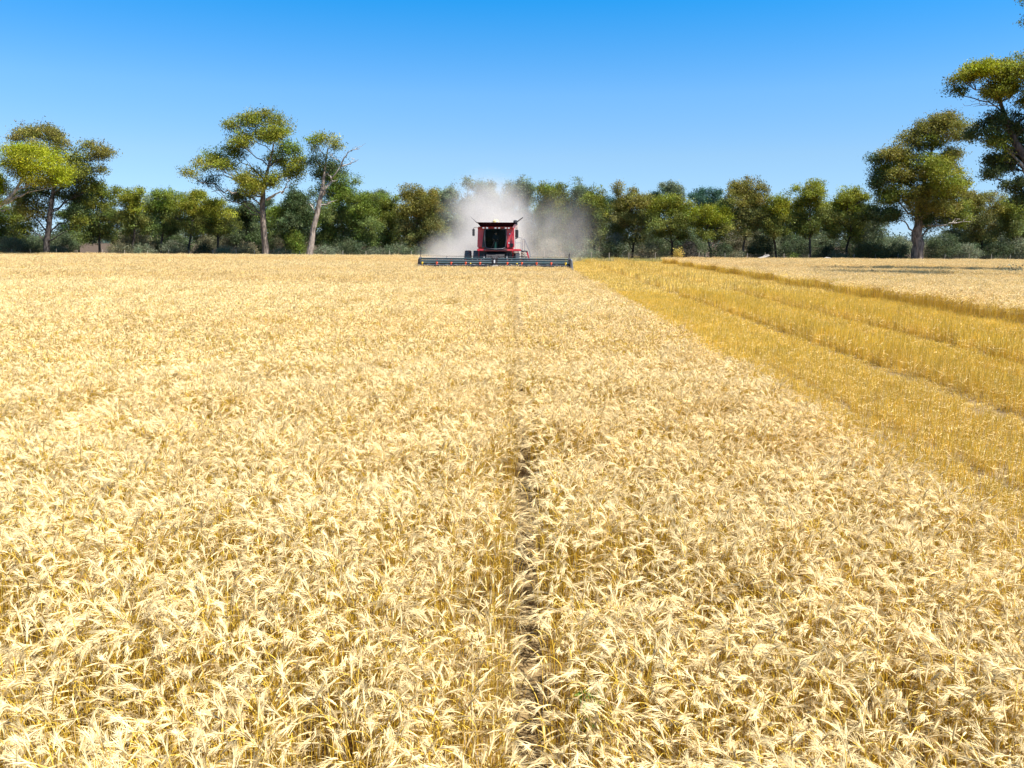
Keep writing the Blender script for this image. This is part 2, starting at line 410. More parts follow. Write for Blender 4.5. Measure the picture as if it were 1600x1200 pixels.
def grass_tuft(name, n, rr, seed, h0, col, spread=.35):
    rg = np.random.default_rng(seed); nb = NB()
    for i in range(n):
        x, y = rg.normal(0, rr, 2); h = h0*rg.uniform(.5, 1.15); an = rg.uniform(0, 2*PI); b = rg.uniform(.1, spread)
        d = np.array((math.cos(an), math.sin(an), 0)); p = np.array((x, y, 0.))
        nb.ribbon([p, p+d*b*h*.3+(0, 0, h*.6), p+d*b*h+(0, 0, h)], [.012, .010, .003], (-math.sin(an), math.cos(an), 0), np.array(col)*rg.uniform(.6, 1.2))
    return src_obj(name, nb, M_GRASS)
GR = [grass_tuft('grass_tuft', 60, .28, 700+i, .45, c) for i, c in enumerate([(.50, .38, .11), (.55, .44, .17), (.40, .36, .10), (.58, .46, .22), (.30, .32, .07)])]
def verge():
    rg = np.random.default_rng(11); n = 9000
    X = rg.uniform(-88, 95, n); Yv = 104.5+rg.power(1.0, n)*16
    k = ~((X > -10) & (X < 4) & (Yv < 108)); X, Yv = X[k], Yv[k]; n = len(X)
    hz = 1+.4*nfield(X, Yv, .4, 1.1)+rg.normal(0, .2, n); s = rg.uniform(.8, 1.4, n)
    scatter('dry_grass', np.stack([X, Yv, np.zeros(n)], 1), rg.uniform(0, 6.28, n), np.stack([s, s, np.clip(hz, .3, 2)], 1), rg.integers(0, 5, n), GR,
            'dry yellow grass growing along the fence under the trees', 'grass')
verge()
#@@REST
# ------------------------------------------------------------------ small mesh tools for built things
class MB:
    def __init__(s): s.bm = bmesh.new()
    def box(s, x0, x1, y0, y1, z0, z1, bev=0.0):
        r = bmesh.ops.create_cube(s.bm, size=1)
        bmesh.ops.scale(s.bm, vec=(x1-x0, y1-y0, z1-z0), verts=r['verts'])
        bmesh.ops.translate(s.bm, vec=((x0+x1)/2, (y0+y1)/2, (z0+z1)/2), verts=r['verts'])
        if bev:
            ed = list({e for v in r['verts'] for e in v.link_edges})
            bmesh.ops.bevel(s.bm, geom=ed, offset=bev, segments=2, affect='EDGES', clamp_overlap=True)
        return s
    def prism(s, pts, y0, y1, axis='y'):
        """outline in (x,z) pushed along y, or in (y,z) pushed along x"""
        f = (lambda a, b, t: (a, t, b)) if axis == 'y' else (lambda a, b, t: (t, a, b))
        A = [s.bm.verts.new(f(a, b, y0)) for a, b in pts]; B = [s.bm.verts.new(f(a, b, y1)) for a, b in pts]
        n = len(pts); s.bm.faces.new(A); s.bm.faces.new(B[::-1])
        for i in range(n): s.bm.faces.new((A[i], B[i], B[(i+1) % n], A[(i+1) % n]))
        return s
    def hull(s, low, high):
        A = [s.bm.verts.new(p) for p in low]; B = [s.bm.verts.new(p) for p in high]; n = len(low)
        s.bm.faces.new(A[::-1]); s.bm.faces.new(B)
        for i in range(n): s.bm.faces.new((A[i], A[(i+1) % n], B[(i+1) % n], B[i]))
        return s
    def bar(s, p, q, r, r2=None, k=8):
        p, q = Vector(p), Vector(q); d = q-p
        g_ = bmesh.ops.create_cone(s.bm, cap_ends=True, segments=k, radius1=r, radius2=r if r2 is None else r2, depth=d.length)
        M = Matrix.Translation((p+q)/2) @ d.to_track_quat('Z', 'Y').to_matrix().to_4x4()
        bmesh.ops.transform(s.bm, matrix=M, verts=g_['verts'])
        return s
    def path(s, pts, r, k=6):
        for a, b in zip(pts, pts[1:]): s.bar(a, b, r, k=k)
        for a in pts[1:-1]:
            g_ = bmesh.ops.create_icosphere(s.bm, subdivisions=1, radius=r*1.02); bmesh.ops.translate(s.bm, vec=a, verts=g_['verts'])
        return s
    def ball(s, c, r, sc=(1, 1, 1), sub=2):
        g_ = bmesh.ops.create_icosphere(s.bm, subdivisions=sub, radius=r)
        bmesh.ops.scale(s.bm, vec=sc, verts=g_['verts']); bmesh.ops.translate(s.bm, vec=c, verts=g_['verts'])
        return s
    def build(s, name, m, parent=None, smooth=False):
        bmesh.ops.recalc_face_normals(s.bm, faces=s.bm.faces)
        me = bpy.data.meshes.new(name); s.bm.to_mesh(me); s.bm.free()
        if smooth:
            for p in me.polygons: p.use_smooth = True
            me.set_sharp_from_angle(angle=R(40))
        return link(name, me, m, parent)

# ------------------------------------------------------------------ harvester
RED = simple('red_paint', (.60, .010, .036), .38, grime=.30, scale=1.6, coat=.3)
RED2 = simple('faded_red_paint', (.36, .012, .022), .5, grime=.3, scale=3)
DRED = simple('grain_tank_paint', (.007, .002, .003), .8, grime=.01, scale=2)
BLK = simple('black_paint', (.020, .021, .026), .5, grime=.10)
NAVY = simple('dusty_black_steel', (.018, .023, .034), .45, grime=.04, scale=3)
TEAL = simple('reel_steel', (.036, .070, .080), .4, grime=.12, scale=2)
GREY = simple('galvanised_steel', (.34, .36, .38), .4, .6, grime=.2)
WHT = simple('white_plastic', (.75, .75, .74), .4, grime=.2)
CREAM = simple('cream_plastic', (.62, .56, .44), .5, grime=.2)
ORG = simple('orange_disc', (.80, .10, .03), .45, grime=.1)
YEL = simple('yellow_plastic', (.75, .50, .03), .45, grime=.1)
TYRE = simple('tyre_rubber', (.085, .083, .085), .85, grime=.5, scale=5, bump=.3)
CABIN = simple('cab_lining', (.035, .04, .038), .8)
SKIN = simple('skin', (.48, .27, .18), .6)
CLOTH = simple('dark_workwear', (.03, .045, .06), .9)
SEATM = simple('seat_fabric', (.05, .05, .055), .9)
GRAIN = simple('heaped_grain', (.62, .45, .20), .9, bump=.6, grime=.2, scale=30)
LAMPG = simple('lamp_glass', (.75, .75, .72), .12)
gm, N_, L_, B_ = mat('tinted_windscreen')
B_.inputs['Base Color'].default_value = (.50, .62, .58, 1); B_.inputs['Roughness'].default_value = .03
B_.inputs['Transmission Weight'].default_value = 1; B_.inputs['IOR'].default_value = 1.1
GLASS = gm

HV = empty('combine_harvester', (HX, Y_HEAD, 0))
tag(HV, 'red combine harvester with a wide dark front, cutting the wheat ahead of its dust', 'combine harvester')
K = 1.045                                   # cab and body stand behind the reel
def zz(z, k=K): return 3.07+(z-3.07)*k
# body
body = MB()
body.box(-1.50, 1.50, 4.3, 9.6, 1.30, 3.95, .08)
body.box(-1.35, 1.35, 9.55, 11.0, 1.45, 3.2, .15)
body.build('body', RED, HV)
# red flanks either side of the cab (left one slopes back to the glass)
p = MB().prism([(-1.53, 2.30), (-1.14, 2.30), (-.96, 3.93), (-1.47, 3.93)], 3.2, 4.32).build('side_panel', RED, HV)
MB().prism([(-1.14, 2.28), (-.84, 2.28), (-.80, 3.88), (-.96, 3.88)], 3.12, 4.2).build('cab_pillar', BLK, HV)
p = MB().prism([(.96, 2.30), (1.58, 2.30), (1.55, 3.93), (.92, 3.93)], 3.1, 4.32).build('side_panel', RED, HV)
for (x, z) in ((1.19, 3.41), (1.12, 2.66)):
    MB().bar((x, 3.085, z), (x, 3.10, z), .055, k=12).build('marker_light', LAMPG, p)
MB().box(1.20, 1.50, 3.06, 3.11, 2.32, 2.62, .01).build('step_recess', BLK, p)
# cab
cab = MB()
cab.box(-.98, .98, 3.0, 3.12, 2.12, 2.22); cab.box(-.9, .95, 4.15, 4.28, 2.2, 3.9)
cab.box(-.98, .98, 2.9, 4.2, 2.06, 2.14)
cab.build('cab_floor', CABIN, HV)
MB().box(-1.53, 2.12, 2.95, 3.25, 1.99, 2.17, .03).build('front_beam', RED, HV)
MB().box(-.15, .12, 2.93, 2.948, 2.07, 2.15).build('number_plate', WHT, HV)
roof = MB().hull([(-1.5, 2.9, 3.80), (1.5, 2.9, 3.80), (1.5, 4.4, 3.80), (-1.5, 4.4, 3.80)], [(-1.42, 2.75, 3.98), (1.42, 2.75, 3.98), (1.42, 4.4, 4.0), (-1.42, 4.4, 4.0)]).build('cab_roof', RED2, HV)
for x in (-1.0, -.7, .0, .3, .85, 1.1):
    MB().box(x-.08, x+.08, 2.76, 2.80, 3.84, 3.92, .01).build('work_light', LAMPG, roof)
# curved windscreen
nb = NB(); nx, nz = 14, 8; V = []; F = []
for j in range(nz+1):
    v = j/nz; z = 2.20+v*1.60
    for i in range(nx+1):
        u = -1+2*i/nx; wdt = .80+.10*math.sin(v*PI*.8); y = 3.15-.42*math.cos(u*1.25)-.06*math.sin(v*PI)+.22*v*0
        V.append((u*wdt, y, z if j else z+.10*abs(u)**4))
for j in range(nz):
    for i in range(nx): F.append((j*(nx+1)+i, j*(nx+1)+i+1, (j+1)*(nx+1)+i+1, (j+1)*(nx+1)+i))
nb.add(V, F, (1, 1, 1)); wsm = nb.mesh('windscreen', True); ws_ = link('windscreen', wsm, GLASS, HV)
so_ = ws_.modifiers.new('thickness', 'SOLIDIFY'); so_.thickness = .012
fr = MB(); e0 = [V[j*(nx+1)] for j in range(nz+1)]; e1 = [V[j*(nx+1)+nx] for j in range(nz+1)]
fr.path([(x, y-.01, z) for x, y, z in e0], .035); fr.path([(x, y-.01, z) for x, y, z in e1], .035)
fr.path([(x, y-.01, z-.02) for x, y, z in V[:nx+1]], .03); fr.build('windscreen_frame', simple('rubber_seal', (.11, .10, .11), .5), HV)
MB().box(-.84, .84, 2.84, 2.90, 3.72, 3.80).build('sun_visor', BLK, HV)
MB().path([(-.35, 2.74, 2.26), (-.05, 2.68, 2.85)], .014).build('wiper', BLK, HV)
MB().hull([(-.11, 3.15, 2.14), (.11, 3.15, 2.14), (.11, 3.35, 2.14), (-.11, 3.35, 2.14)], [(-.04, 3.22, 2.78), (.04, 3.22, 2.78), (.04, 3.3, 2.78), (-.04, 3.3, 2.78)]).build('steering_column', simple('column_plastic', (.10, .30, .24), .4), HV)
m_ = MB(); pts = [(.24*math.cos(a*PI/8), 3.30+.20*math.sin(a*PI/8), 2.86+.10*math.sin(a*PI/8)) for a in range(17)]
m_.path(pts, .018).build('steering_wheel', BLK, HV)
st = MB().box(-.26, .26, 3.55, 4.0, 2.55, 2.68, .05).box(-.25, .25, 3.93, 4.08, 2.62, 3.35, .05)
st.build('driver_seat', SEATM, HV)
# grain tank and covers
MB().hull([(-1.30, 4.35, 3.98), (1.38, 4.35, 3.98), (1.38, 8.0, 3.98), (-1.30, 8.0, 3.98)],
          [(-1.60, 4.05, 4.36), (1.62, 4.05, 4.36), (1.62, 8.3, 4.36), (-1.60, 8.3, 4.36)]).build('grain_tank', DRED, HV)
MB().prism([(-1.62, 4.30), (-1.50, 4.27), (-2.05, 4.72), (-2.16, 4.84)], 4.2, 5.2).build('tank_cover', BLK, HV)
MB().prism([(1.62, 4.36), (1.70, 4.30), (2.30, 4.76), (2.27, 4.82)], 4.2, 5.2).build('tank_cover', BLK, HV)
gr_ = MB().ball((-.04, 5.2, 4.36), .30, (1, 1, .9)); gr_.build('grain_heap', GRAIN, HV)
MB().box(.0, .20, 4.75, 4.9, 4.36, 4.46, .02).build('gps_dome', WHT, HV)
MB().bar((1.64, 4.6, 4.05), (1.64, 4.6, 4.50), .20, .17, 14).ball((1.64, 4.6, 4.50), .17, (1, 1, .5)).build('air_intake', BLK, HV)
MB().bar((1.66, 4.3, 4.02), (1.66, 4.5, 4.02), .20, k=16).build('air_filter', CREAM, HV)
MB().bar((1.72, 4.2, 3.0), (1.72, 4.2, 3.78), .10, k=10).build('exhaust_pipe', BLK, HV)
MB().path([(-1.5, 3.3, 3.92), (-1.78, 2.9, 3.9), (-1.82, 2.9, 3.8)], .02).build('mirror_arm', BLK, HV)
MB().box(-1.92, -1.72, 2.86, 2.92, 3.22, 3.80, .03).build('mirror', BLK, HV)
MB().path([(1.5, 3.3, 3.92), (1.78, 2.9, 3.88), (1.80, 2.9, 3.78)], .02).build('mirror_arm', BLK, HV)
MB().box(1.70, 1.90, 2.86, 2.92, 3.1, 3.74, .03).build('mirror', BLK, HV)
# platform, rails and ladder on the right
MB().box(1.55, 2.20, 3.1, 4.6, 2.0, 2.08).box(2.14, 2.68, 3.1, 4.0, 1.95, 2.03).build('platform', BLK, HV)
rl = MB()
for y in (3.15, 4.5):
    rl.path([(1.64, y, 2.08), (1.64, y, 3.10), (2.14, y, 3.10), (2.14, y, 2.08)], .022)
    rl.bar((1.64, y, 2.68), (2.14, y, 2.68), .018)
rl.bar((2.14, 3.15, 3.10), (2.14, 4.5, 3.10), .022); rl.bar((2.14, 3.15, 2.68), (2.14, 4.5, 2.68), .018)
rl.build('guard_rail', GREY, HV)
for y in (3.2, 3.85):
    ld = MB().path([(2.26, y, 2.0), (2.28, y, 3.02), (2.42, y, 2.98), (2.80, y, 2.10), (2.95, y, 1.50)], .024)
    ld.bar((2.44, y, 2.0), (2.44, y, 2.93), .02).build('hand_rail', GREY, HV)
lad = MB()
for y in (3.2, 3.8):
    lad.hull([(2.80, y, 1.2), (2.92, y, 1.2), (2.92, y+.04, 1.2), (2.80, y+.04, 1.2)], [(2.54, y, 2.0), (2.68, y, 2.0), (2.68, y+.04, 2.0), (2.54, y+.04, 2.0)])
lad.box(2.55, 2.66, 3.24, 3.80, 1.93, 1.98).bar((2.86, 3.2, 1.22), (2.86, 3.84, 1.22), .02)
lad = lad.build('ladder', RED, HV)
for i in range(4):
    z = 1.25+i*.22; MB().box(2.90-.085*i-.12, 2.90-.085*i+.10, 3.24, 3.80, z, z+.035).build('step', WHT, lad)
MB().bar((2.0, 3.6, 1.55), (2.7, 3.6, 1.55), .02).box(1.68, 2.02, 3.4, 4.3, 1.2, 1.85, .04).build('battery_box', CREAM, HV)
# belly, feeder house, axle
MB().box(-1.38, 1.38, 3.7, 9.2, .85, 1.98, .04).build('chassis', BLK, HV)
MB().hull([(-.75, 1.3, .45), (.75, 1.3, .45), (.75, 3.9, 1.15), (-.75, 3.9, 1.15)], [(-.75, 1.3, 1.25), (.75, 1.3, 1.25), (.75, 3.9, 2.0), (-.75, 3.9, 2.0)]).build('feeder_house', BLK, HV)
for sx in (-1, 1):
    MB().bar((sx*.95, 1.5, 1.0), (sx*.95, 3.8, 1.8), .05).bar((sx*.95, 1.5, .8), (sx*1.05, 3.9, 1.2), .07).build('hydraulic_ram', GREY, HV)
MB().bar((-2.5, 5.2, 1.0), (2.5, 5.2, 1.0), .14).build('front_axle', BLK, HV)
def tyre_mesh(rad, wid, lugs):
    nb = NB(); k = 40; prof = [(-.5, .60), (-.5, .86), (-.42, .96), (-.2, 1.0), (.2, 1.0), (.42, .96), (.5, .86), (.5, .60)]
    V = []; F = []; n = len(prof)
    for i in range(k):
        a = 2*PI*i/k
        for (u, r_) in prof: V.append((u*wid, math.cos(a)*r_*rad*.955, math.sin(a)*r_*rad*.955))
    for i in range(k):
        for j in range(n-1): F.append((i*n+j, i*n+j+1, ((i+1) % k)*n+j+1, ((i+1) % k)*n+j))
    nb.add(V, F, (1, 1, 1))
    for i in range(lugs):                    # chevron lugs
        for sx in (-1, 1):
            a0 = 2*PI*(i+(.5 if sx > 0 else 0))/lugs
            q = []
            for (u, da) in ((.02, .0), (.25, .11), (.49, .20)):
                for (db, rr_) in ((0, .94), (0, 1.0), (.055, 1.0), (.055, .94)):
                    a = a0-da+db; r2 = rad*rr_*(1 if u < .4 else .965); q.append((sx*u*wid, math.cos(a)*r2, math.sin(a)*r2))
            nb.add(q, [(b*4+c, b*4+(c+1) % 4, b*4+4+(c+1) % 4, b*4+4+c) for b in (0, 1) for c in range(4)], (1, 1, 1))
    return nb.mesh('tyre')
TM = tyre_mesh(1.0, .56, 22); TM.materials.append(TYRE)
TM2 = tyre_mesh(.62, .48, 18); TM2.materials.append(TYRE)
def rim_mesh(rad, wid):
    m = MB(); m.bar((-wid*.4, 0, 0), (wid*.1, 0, 0), rad*.6, k=24); m.bar((-wid*.45, 0, 0), (wid*.3, 0, 0), rad*.2, k=12)
    bmesh.ops.recalc_face_normals(m.bm, faces=m.bm.faces); me = bpy.data.meshes.new('rim'); m.bm.to_mesh(me); m.bm.free(); me.materials.append(CREAM); return me
RM, RM2 = rim_mesh(1.0, .56), rim_mesh(.62, .48)
def wheel(x, y, r_, tm, rm):
    w_ = bpy.data.objects.new('wheel', tm); C.objects.link(w_); w_.parent = HV; w_.location = (x, y, r_)
    q = bpy.data.objects.new('rim', rm); C.objects.link(q); q.parent = w_
    if x < 0: q.rotation_euler.z = PI
for x in (-2.42, -1.68, 1.68, 2.42): wheel(x, 5.2, 1.0, TM, RM)
for x in (-1.35, 1.35): wheel(x, 9.6, .62, TM2, RM2)
# the wide front
fh = empty('header_front', (0, 0, 0)); bpy.data.objects.remove(fh)
HW = 6.08
bk = MB()
bk.prism([(1.15, .30), (1.20, .30), (1.50, .95), (1.46, 1.30), (1.40, 1.30), (1.42, .95)], -HW, HW, 'x')
bk.prism([(.25, .42), (.27, .46), (1.15, .34), (1.15, .30)], -HW, HW, 'x')
hd = bk.build('header_frame', NAVY, HV)
MB().box(-HW, HW, 1.36, 1.46, 1.32, 1.42).build('top_beam', TEAL, hd)
tr_ = MB().bar((-HW+.1, 1.5, 1.60), (HW-.1, 1.5, 1.54), .018)
for x in (-3.95, 3.95): tr_.bar((x, 1.45, 1.38), (x, 1.5, 1.57), .018)
tr_.build('top_rail', BLK, hd)
au = NB(); k = 10                           # table auger with its two flights
au.tube([(x, .85, .75) for x in np.linspace(-HW+.1, HW-.1, 30)], [.17]*30, 12)
for sgn in (-1, 1):
    V = []; F = []
    for i in range(97):
        t = i/96; a = t*2*PI*7*sgn; x = sgn*(HW-.15-(HW-.9)*t)
        V += [(x, .85+.16*math.cos(a), .75+.16*math.sin(a)), (x, .85+.31*math.cos(a), .75+.31*math.sin(a))]
    au.add(V, [(2*i, 2*i+1, 2*i+3, 2*i+2) for i in range(96)], (1, 1, 1))
link('auger', au.mesh('auger'), GREY, hd)
kn = MB().box(-HW, HW, .14, .27, .44, .49)
for i in range(81):
    x = -6.0+i*.15; kn.bar((x, .16, .465), (x, 0.0, .45), .018, .004, 5)
kn.build('cutter_bar', GREY, hd)
def reel(x0, x1, cx):
    cz, cy = 1.09, .02
    r_ = MB().bar((x0, cy, cz), (x1, cy, cz), .095, k=12).build('reel', TEAL, hd)
    for b in range(6):
        a = R(30+60*b); by, bz = cy+.46*math.cos(a), cz+.36*math.sin(a)
        m = MB().bar((x0+.03, by, bz), (x1-.03, by, bz), .045, k=6)
        m.box(x0+.03, x1-.03, by-.008, by+.008, bz-.09, bz)
        n = int((x1-x0)/.16)
        for i in range(n):
            x = x0+.1+(x1-x0-.2)*i/(n-1); m.bar((x, by, bz-.03), (x, by+.05, bz-.24), .007, .004, 4)
        m.build('reel_bat', TEAL if b in (1, 2) else NAVY, r_)
    return r_
rl_ = reel(-HW+.18, -.25, -3); rr_ = reel(.25, HW-.18, 3)
for x, par, mm in [(-5.76, rl_, YEL)]+[(x, rl_, ORG) for x in (-4.60, -3.45, -2.29, -1.15)]+[(x, rr_, ORG) for x in (1.03, 2.18, 3.36, 4.53)]+[(5.68, rr_, YEL)]:
    m = MB().bar((x-.035, .02, 1.09), (x+.035, .02, 1.09), .145, k=14)
    for b in range(6):
        a = R(30+60*b); m.bar((x, .02, 1.09), (x, .02+.46*math.cos(a), 1.09+.36*math.sin(a)), .02, k=5)
    m.ball((x, -.10, 1.10), .085, (1.1, .5, 1)); m.build('reel_spider', mm, par)
for x, par in ((-1.91, rl_), (1.79, rr_)):
    MB().ball((x, -.10, 1.05), .06).build('bat_bearing', YEL, par)
for sx in (-1, 1):                          # end sheets and crop dividers
    e = MB().prism([(-.55, .42), (.1, .38), (1.5, .30), (1.52, 1.42), (.9, 1.50), (.25, 1.32), (-.1, .85)], sx*HW, sx*(HW+.06), 'x').build('end_sheet', NAVY, hd)
    MB().hull([(sx*(HW+.06), .3, .5), (sx*(HW+.14), .3, .5), (sx*(HW+.14), .3, .9), (sx*(HW+.06), .3, .9)],
              [(sx*(HW+.08), -1.15, .28), (sx*(HW+.1), -1.15, .28), (sx*(HW+.1), -1.15, .34), (sx*(HW+.08), -1.15, .34)]).build('crop_divider', NAVY, e)
    MB().bar((sx*(HW-.08), 1.1, 1.50), (sx*(HW-.08), -.05, 1.12), .055).box(sx*(HW-.08)-.10, sx*(HW-.08)+.10, -.05, .35, 1.02, 1.42, .03).build('reel_arm', BLK, hd)
    MB().bar((sx*(HW-.02), 1.4, 1.45), (sx*(HW-.02), 1.4, 2.06 if sx < 0 else 1.86), .03 if sx < 0 else .04).build('marker_rod', BLK, hd)
MB().hull([(HW+.15, .2, .55), (HW+.27, .2, .52), (HW+.27, 1.2, .5), (HW+.15, 1.2, .5)], [(HW+.08, .2, 1.35), (HW+.16, .2, 1.33), (HW+.16, 1.0, 1.4), (HW+.08, 1.0, 1.4)]).build('end_shield', GREY, hd)
cm_ = MB().bar((0, 1.4, 1.52), (0, .0, 1.18), .06).box(-.10, .10, -.10, .22, .98, 1.32, .02)
cm_.bar((-.24, 0, 1.09), (.24, 0, 1.09), .06); cm_.bar((-.22, .2, .9), (.22, -.2, 1.3), .02); cm_.bar((-.3, .9, 1.45), (.3, .5, 1.40), .03)
cm_ = cm_.build('reel_arm', BLK, hd)
MB().box(-.055, .055, -.13, -.10, 1.10, 1.34).build('hydraulic_motor', WHT, cm_)
hs_ = MB()
for (dx, dz) in ((-.55, .02), (-.35, .06), (.35, .05), (.6, .0), (.8, .04)):
    hs_.path([(dx, 1.5, 1.46+dz), (dx*.9, 1.0, 1.58+dz), (dx*.5, .5, 1.52), (dx*.15, .1, 1.32)], .016, 5)
hs_.build('hydraulic_hose', DRED, hd)
for x in (-1.42, -1.10, 1.02, 1.36):
    MB().box(x-.05, x+.05, 1.32, 1.355, 1.30, 1.42, .01).build('reflector', WHT, hd)

DRED.node_tree.nodes['Principled BSDF'].inputs['Specular IOR Level'].default_value = .08
# ------------------------------------------------------------------ driver in the cab
def person():
    rt = empty('person', (HX, Y_HEAD, 0)); tag(rt, 'driver in dark workwear sitting behind the windscreen of the red harvester', 'person')
    vs = [(0, 3.78, 2.74), (0, 3.84, 2.95), (0, 3.84, 3.15), (0, 3.82, 3.27), (0, 3.80, 3.36), (0, 3.79, 3.46),
          (-.19, 3.82, 3.19), (-.28, 3.68, 2.98), (-.20, 3.44, 2.93), (-.17, 3.34, 2.95), (.19, 3.82, 3.19), (.28, 3.68, 2.98), (.20, 3.44, 2.93), (.17, 3.34, 2.95),
          (-.12, 3.70, 2.75), (-.16, 3.36, 2.72), (-.15, 3.30, 2.28), (-.15, 3.20, 2.22), (.12, 3.70, 2.75), (.16, 3.36, 2.72), (.15, 3.30, 2.28), (.15, 3.20, 2.22)]
    rd = [.14, .15, .16, .06, .065, .085, .07, .05, .038, .03, .07, .05, .038, .03, .10, .075, .05, .04, .10, .075, .05, .04]
    ed = [(0, 1), (1, 2), (2, 3), (3, 4), (4, 5), (2, 6), (6, 7), (7, 8), (8, 9), (2, 10), (10, 11), (11, 12), (12, 13), (0, 14), (14, 15), (15, 16), (16, 17), (0, 18), (18, 19), (19, 20), (20, 21)]
    me = bpy.data.meshes.new('body'); me.from_pydata(vs, ed, []); o = link('body', me, CLOTH, rt)
    sk = o.modifiers.new('skin', 'SKIN'); me.skin_vertices.new() if not me.skin_vertices else None
    for v, r_ in zip(me.skin_vertices[0].data, rd): v.radius = (r_, r_*.85)
    me.skin_vertices[0].data[0].use_root = True
    sb = o.modifiers.new('sub', 'SUBSURF'); sb.levels = 1; sb.render_levels = 2
    h = MB().ball((0, 3.78, 3.44), .105, (.82, .95, 1.18), 3); h.ball((0, 3.675, 3.43), .02, (.7, 1, 1.2)); h.ball((-.09, 3.79, 3.43), .025, (.4, 1, 1.3)); h.ball((.09, 3.79, 3.43), .025, (.4, 1, 1.3))
    hd_ = h.build('head', SKIN, rt, True)
    MB().ball((0, 3.80, 3.50), .115, (.86, 1, .75), 3).box(-.07, .07, 3.60, 3.70, 3.50, 3.515).build('cap', CLOTH, rt, True)
    for sx in (-1, 1):
        q = MB().ball((sx*.17, 3.31, 2.955), .042, (.8, 1.1, .6))
        for i in range(4):
            x = sx*(.145+.017*i); q.path([(x, 3.29, 2.965), (x, 3.255, 2.97-.003*i), (x, 3.24, 2.945)], .009, 5)
        q.path([(sx*.135, 3.31, 2.955), (sx*.12, 3.28, 2.94)], .01, 5)
        q.build('hand', SKIN, rt, True)
person()

# ------------------------------------------------------------------ trees
OLIVE = (.150, .170, .024); BRONZE = (.175, .160, .030); YGREEN = (.290, .310, .014); DARK = (.070, .100, .034); GREYG = (.150, .185, .095)
TEALG = (.040, .090, .055); MIDG = (.135, .180, .026)
def leaf_cloud(nb, cen, n, sig, size, col, rg, droop=.5, hue=.27):
    """n small leaves around each centre; cen (k,3)"""
    cen = np.asarray(cen); k = len(cen)
    sc = rg.lognormal(0, hue, (k, 1))*np.array(1.0)
    tint = 1+rg.normal(0, .09, (k, 3))*np.array((1, .5, .6))
    cc = np.asarray(col)[None]*sc*tint if np.ndim(col) == 1 else np.asarray(col)*sc*tint
    P = np.repeat(cen, n, 0) + rg.normal(0, 1, (k*n, 3))*np.array(sig)[None]
    Cc = np.repeat(cc, n, 0)*rg.uniform(.7, 1.3, (k*n, 1))
    N_ = len(P)
    ax = rg.normal(0, 1, (N_, 3)); ax[:, 2] -= droop; ax /= np.linalg.norm(ax, axis=1)[:, None]
    bx = np.cross(ax, rg.normal(0, 1, (N_, 3))); bx /= np.linalg.norm(bx, axis=1)[:, None]+1e-9
    L_ = size*rg.uniform(.6, 1.3, (N_, 1)); W_ = L_*rg.uniform(.28, .48, (N_, 1))
    V = np.stack([P-ax*L_*.5, P+bx*W_*.5-ax*L_*.05, P+ax*L_*.5, P-bx*W_*.5-ax*L_*.05], 1).reshape(-1, 3)
    F = np.arange(4*N_).reshape(-1, 4)
    nb.add(V, F, np.repeat(Cc, 4, 0))
def puff_centres(c, r, k, rg, shell=.55):
    d = rg.normal(0, 1, (k, 3)); d /= np.linalg.norm(d, axis=1)[:, None]
    u = rg.uniform(shell**3, 1, (k, 1))**(1/3)
    return np.asarray(c)[None]+d*u*np.asarray(r)[None]
def limb(nb, p, q, r0, r1, rg, col, wig=.08, up=.25, k=5):
    p, q = np.asarray(p, float), np.asarray(q, float); n = 7; t = np.linspace(0, 1, n)[:, None]; L_ = np.linalg.norm(q-p)
    P = p+(q-p)*t; P[:, 2] -= np.sin(t[:, 0]*PI)*L_*up*.5*0 - (t[:, 0]**.7-t[:, 0])*L_*up
    P[1:-1] += rg.normal(0, wig*L_*.35, (n-2, 3))
    nb.tube(P, np.linspace(r0, r1, n), k, col)
    return P
BARK = (.13, .105, .085); BARKD = (.055, .045, .038); PALE = (.46, .41, .35)
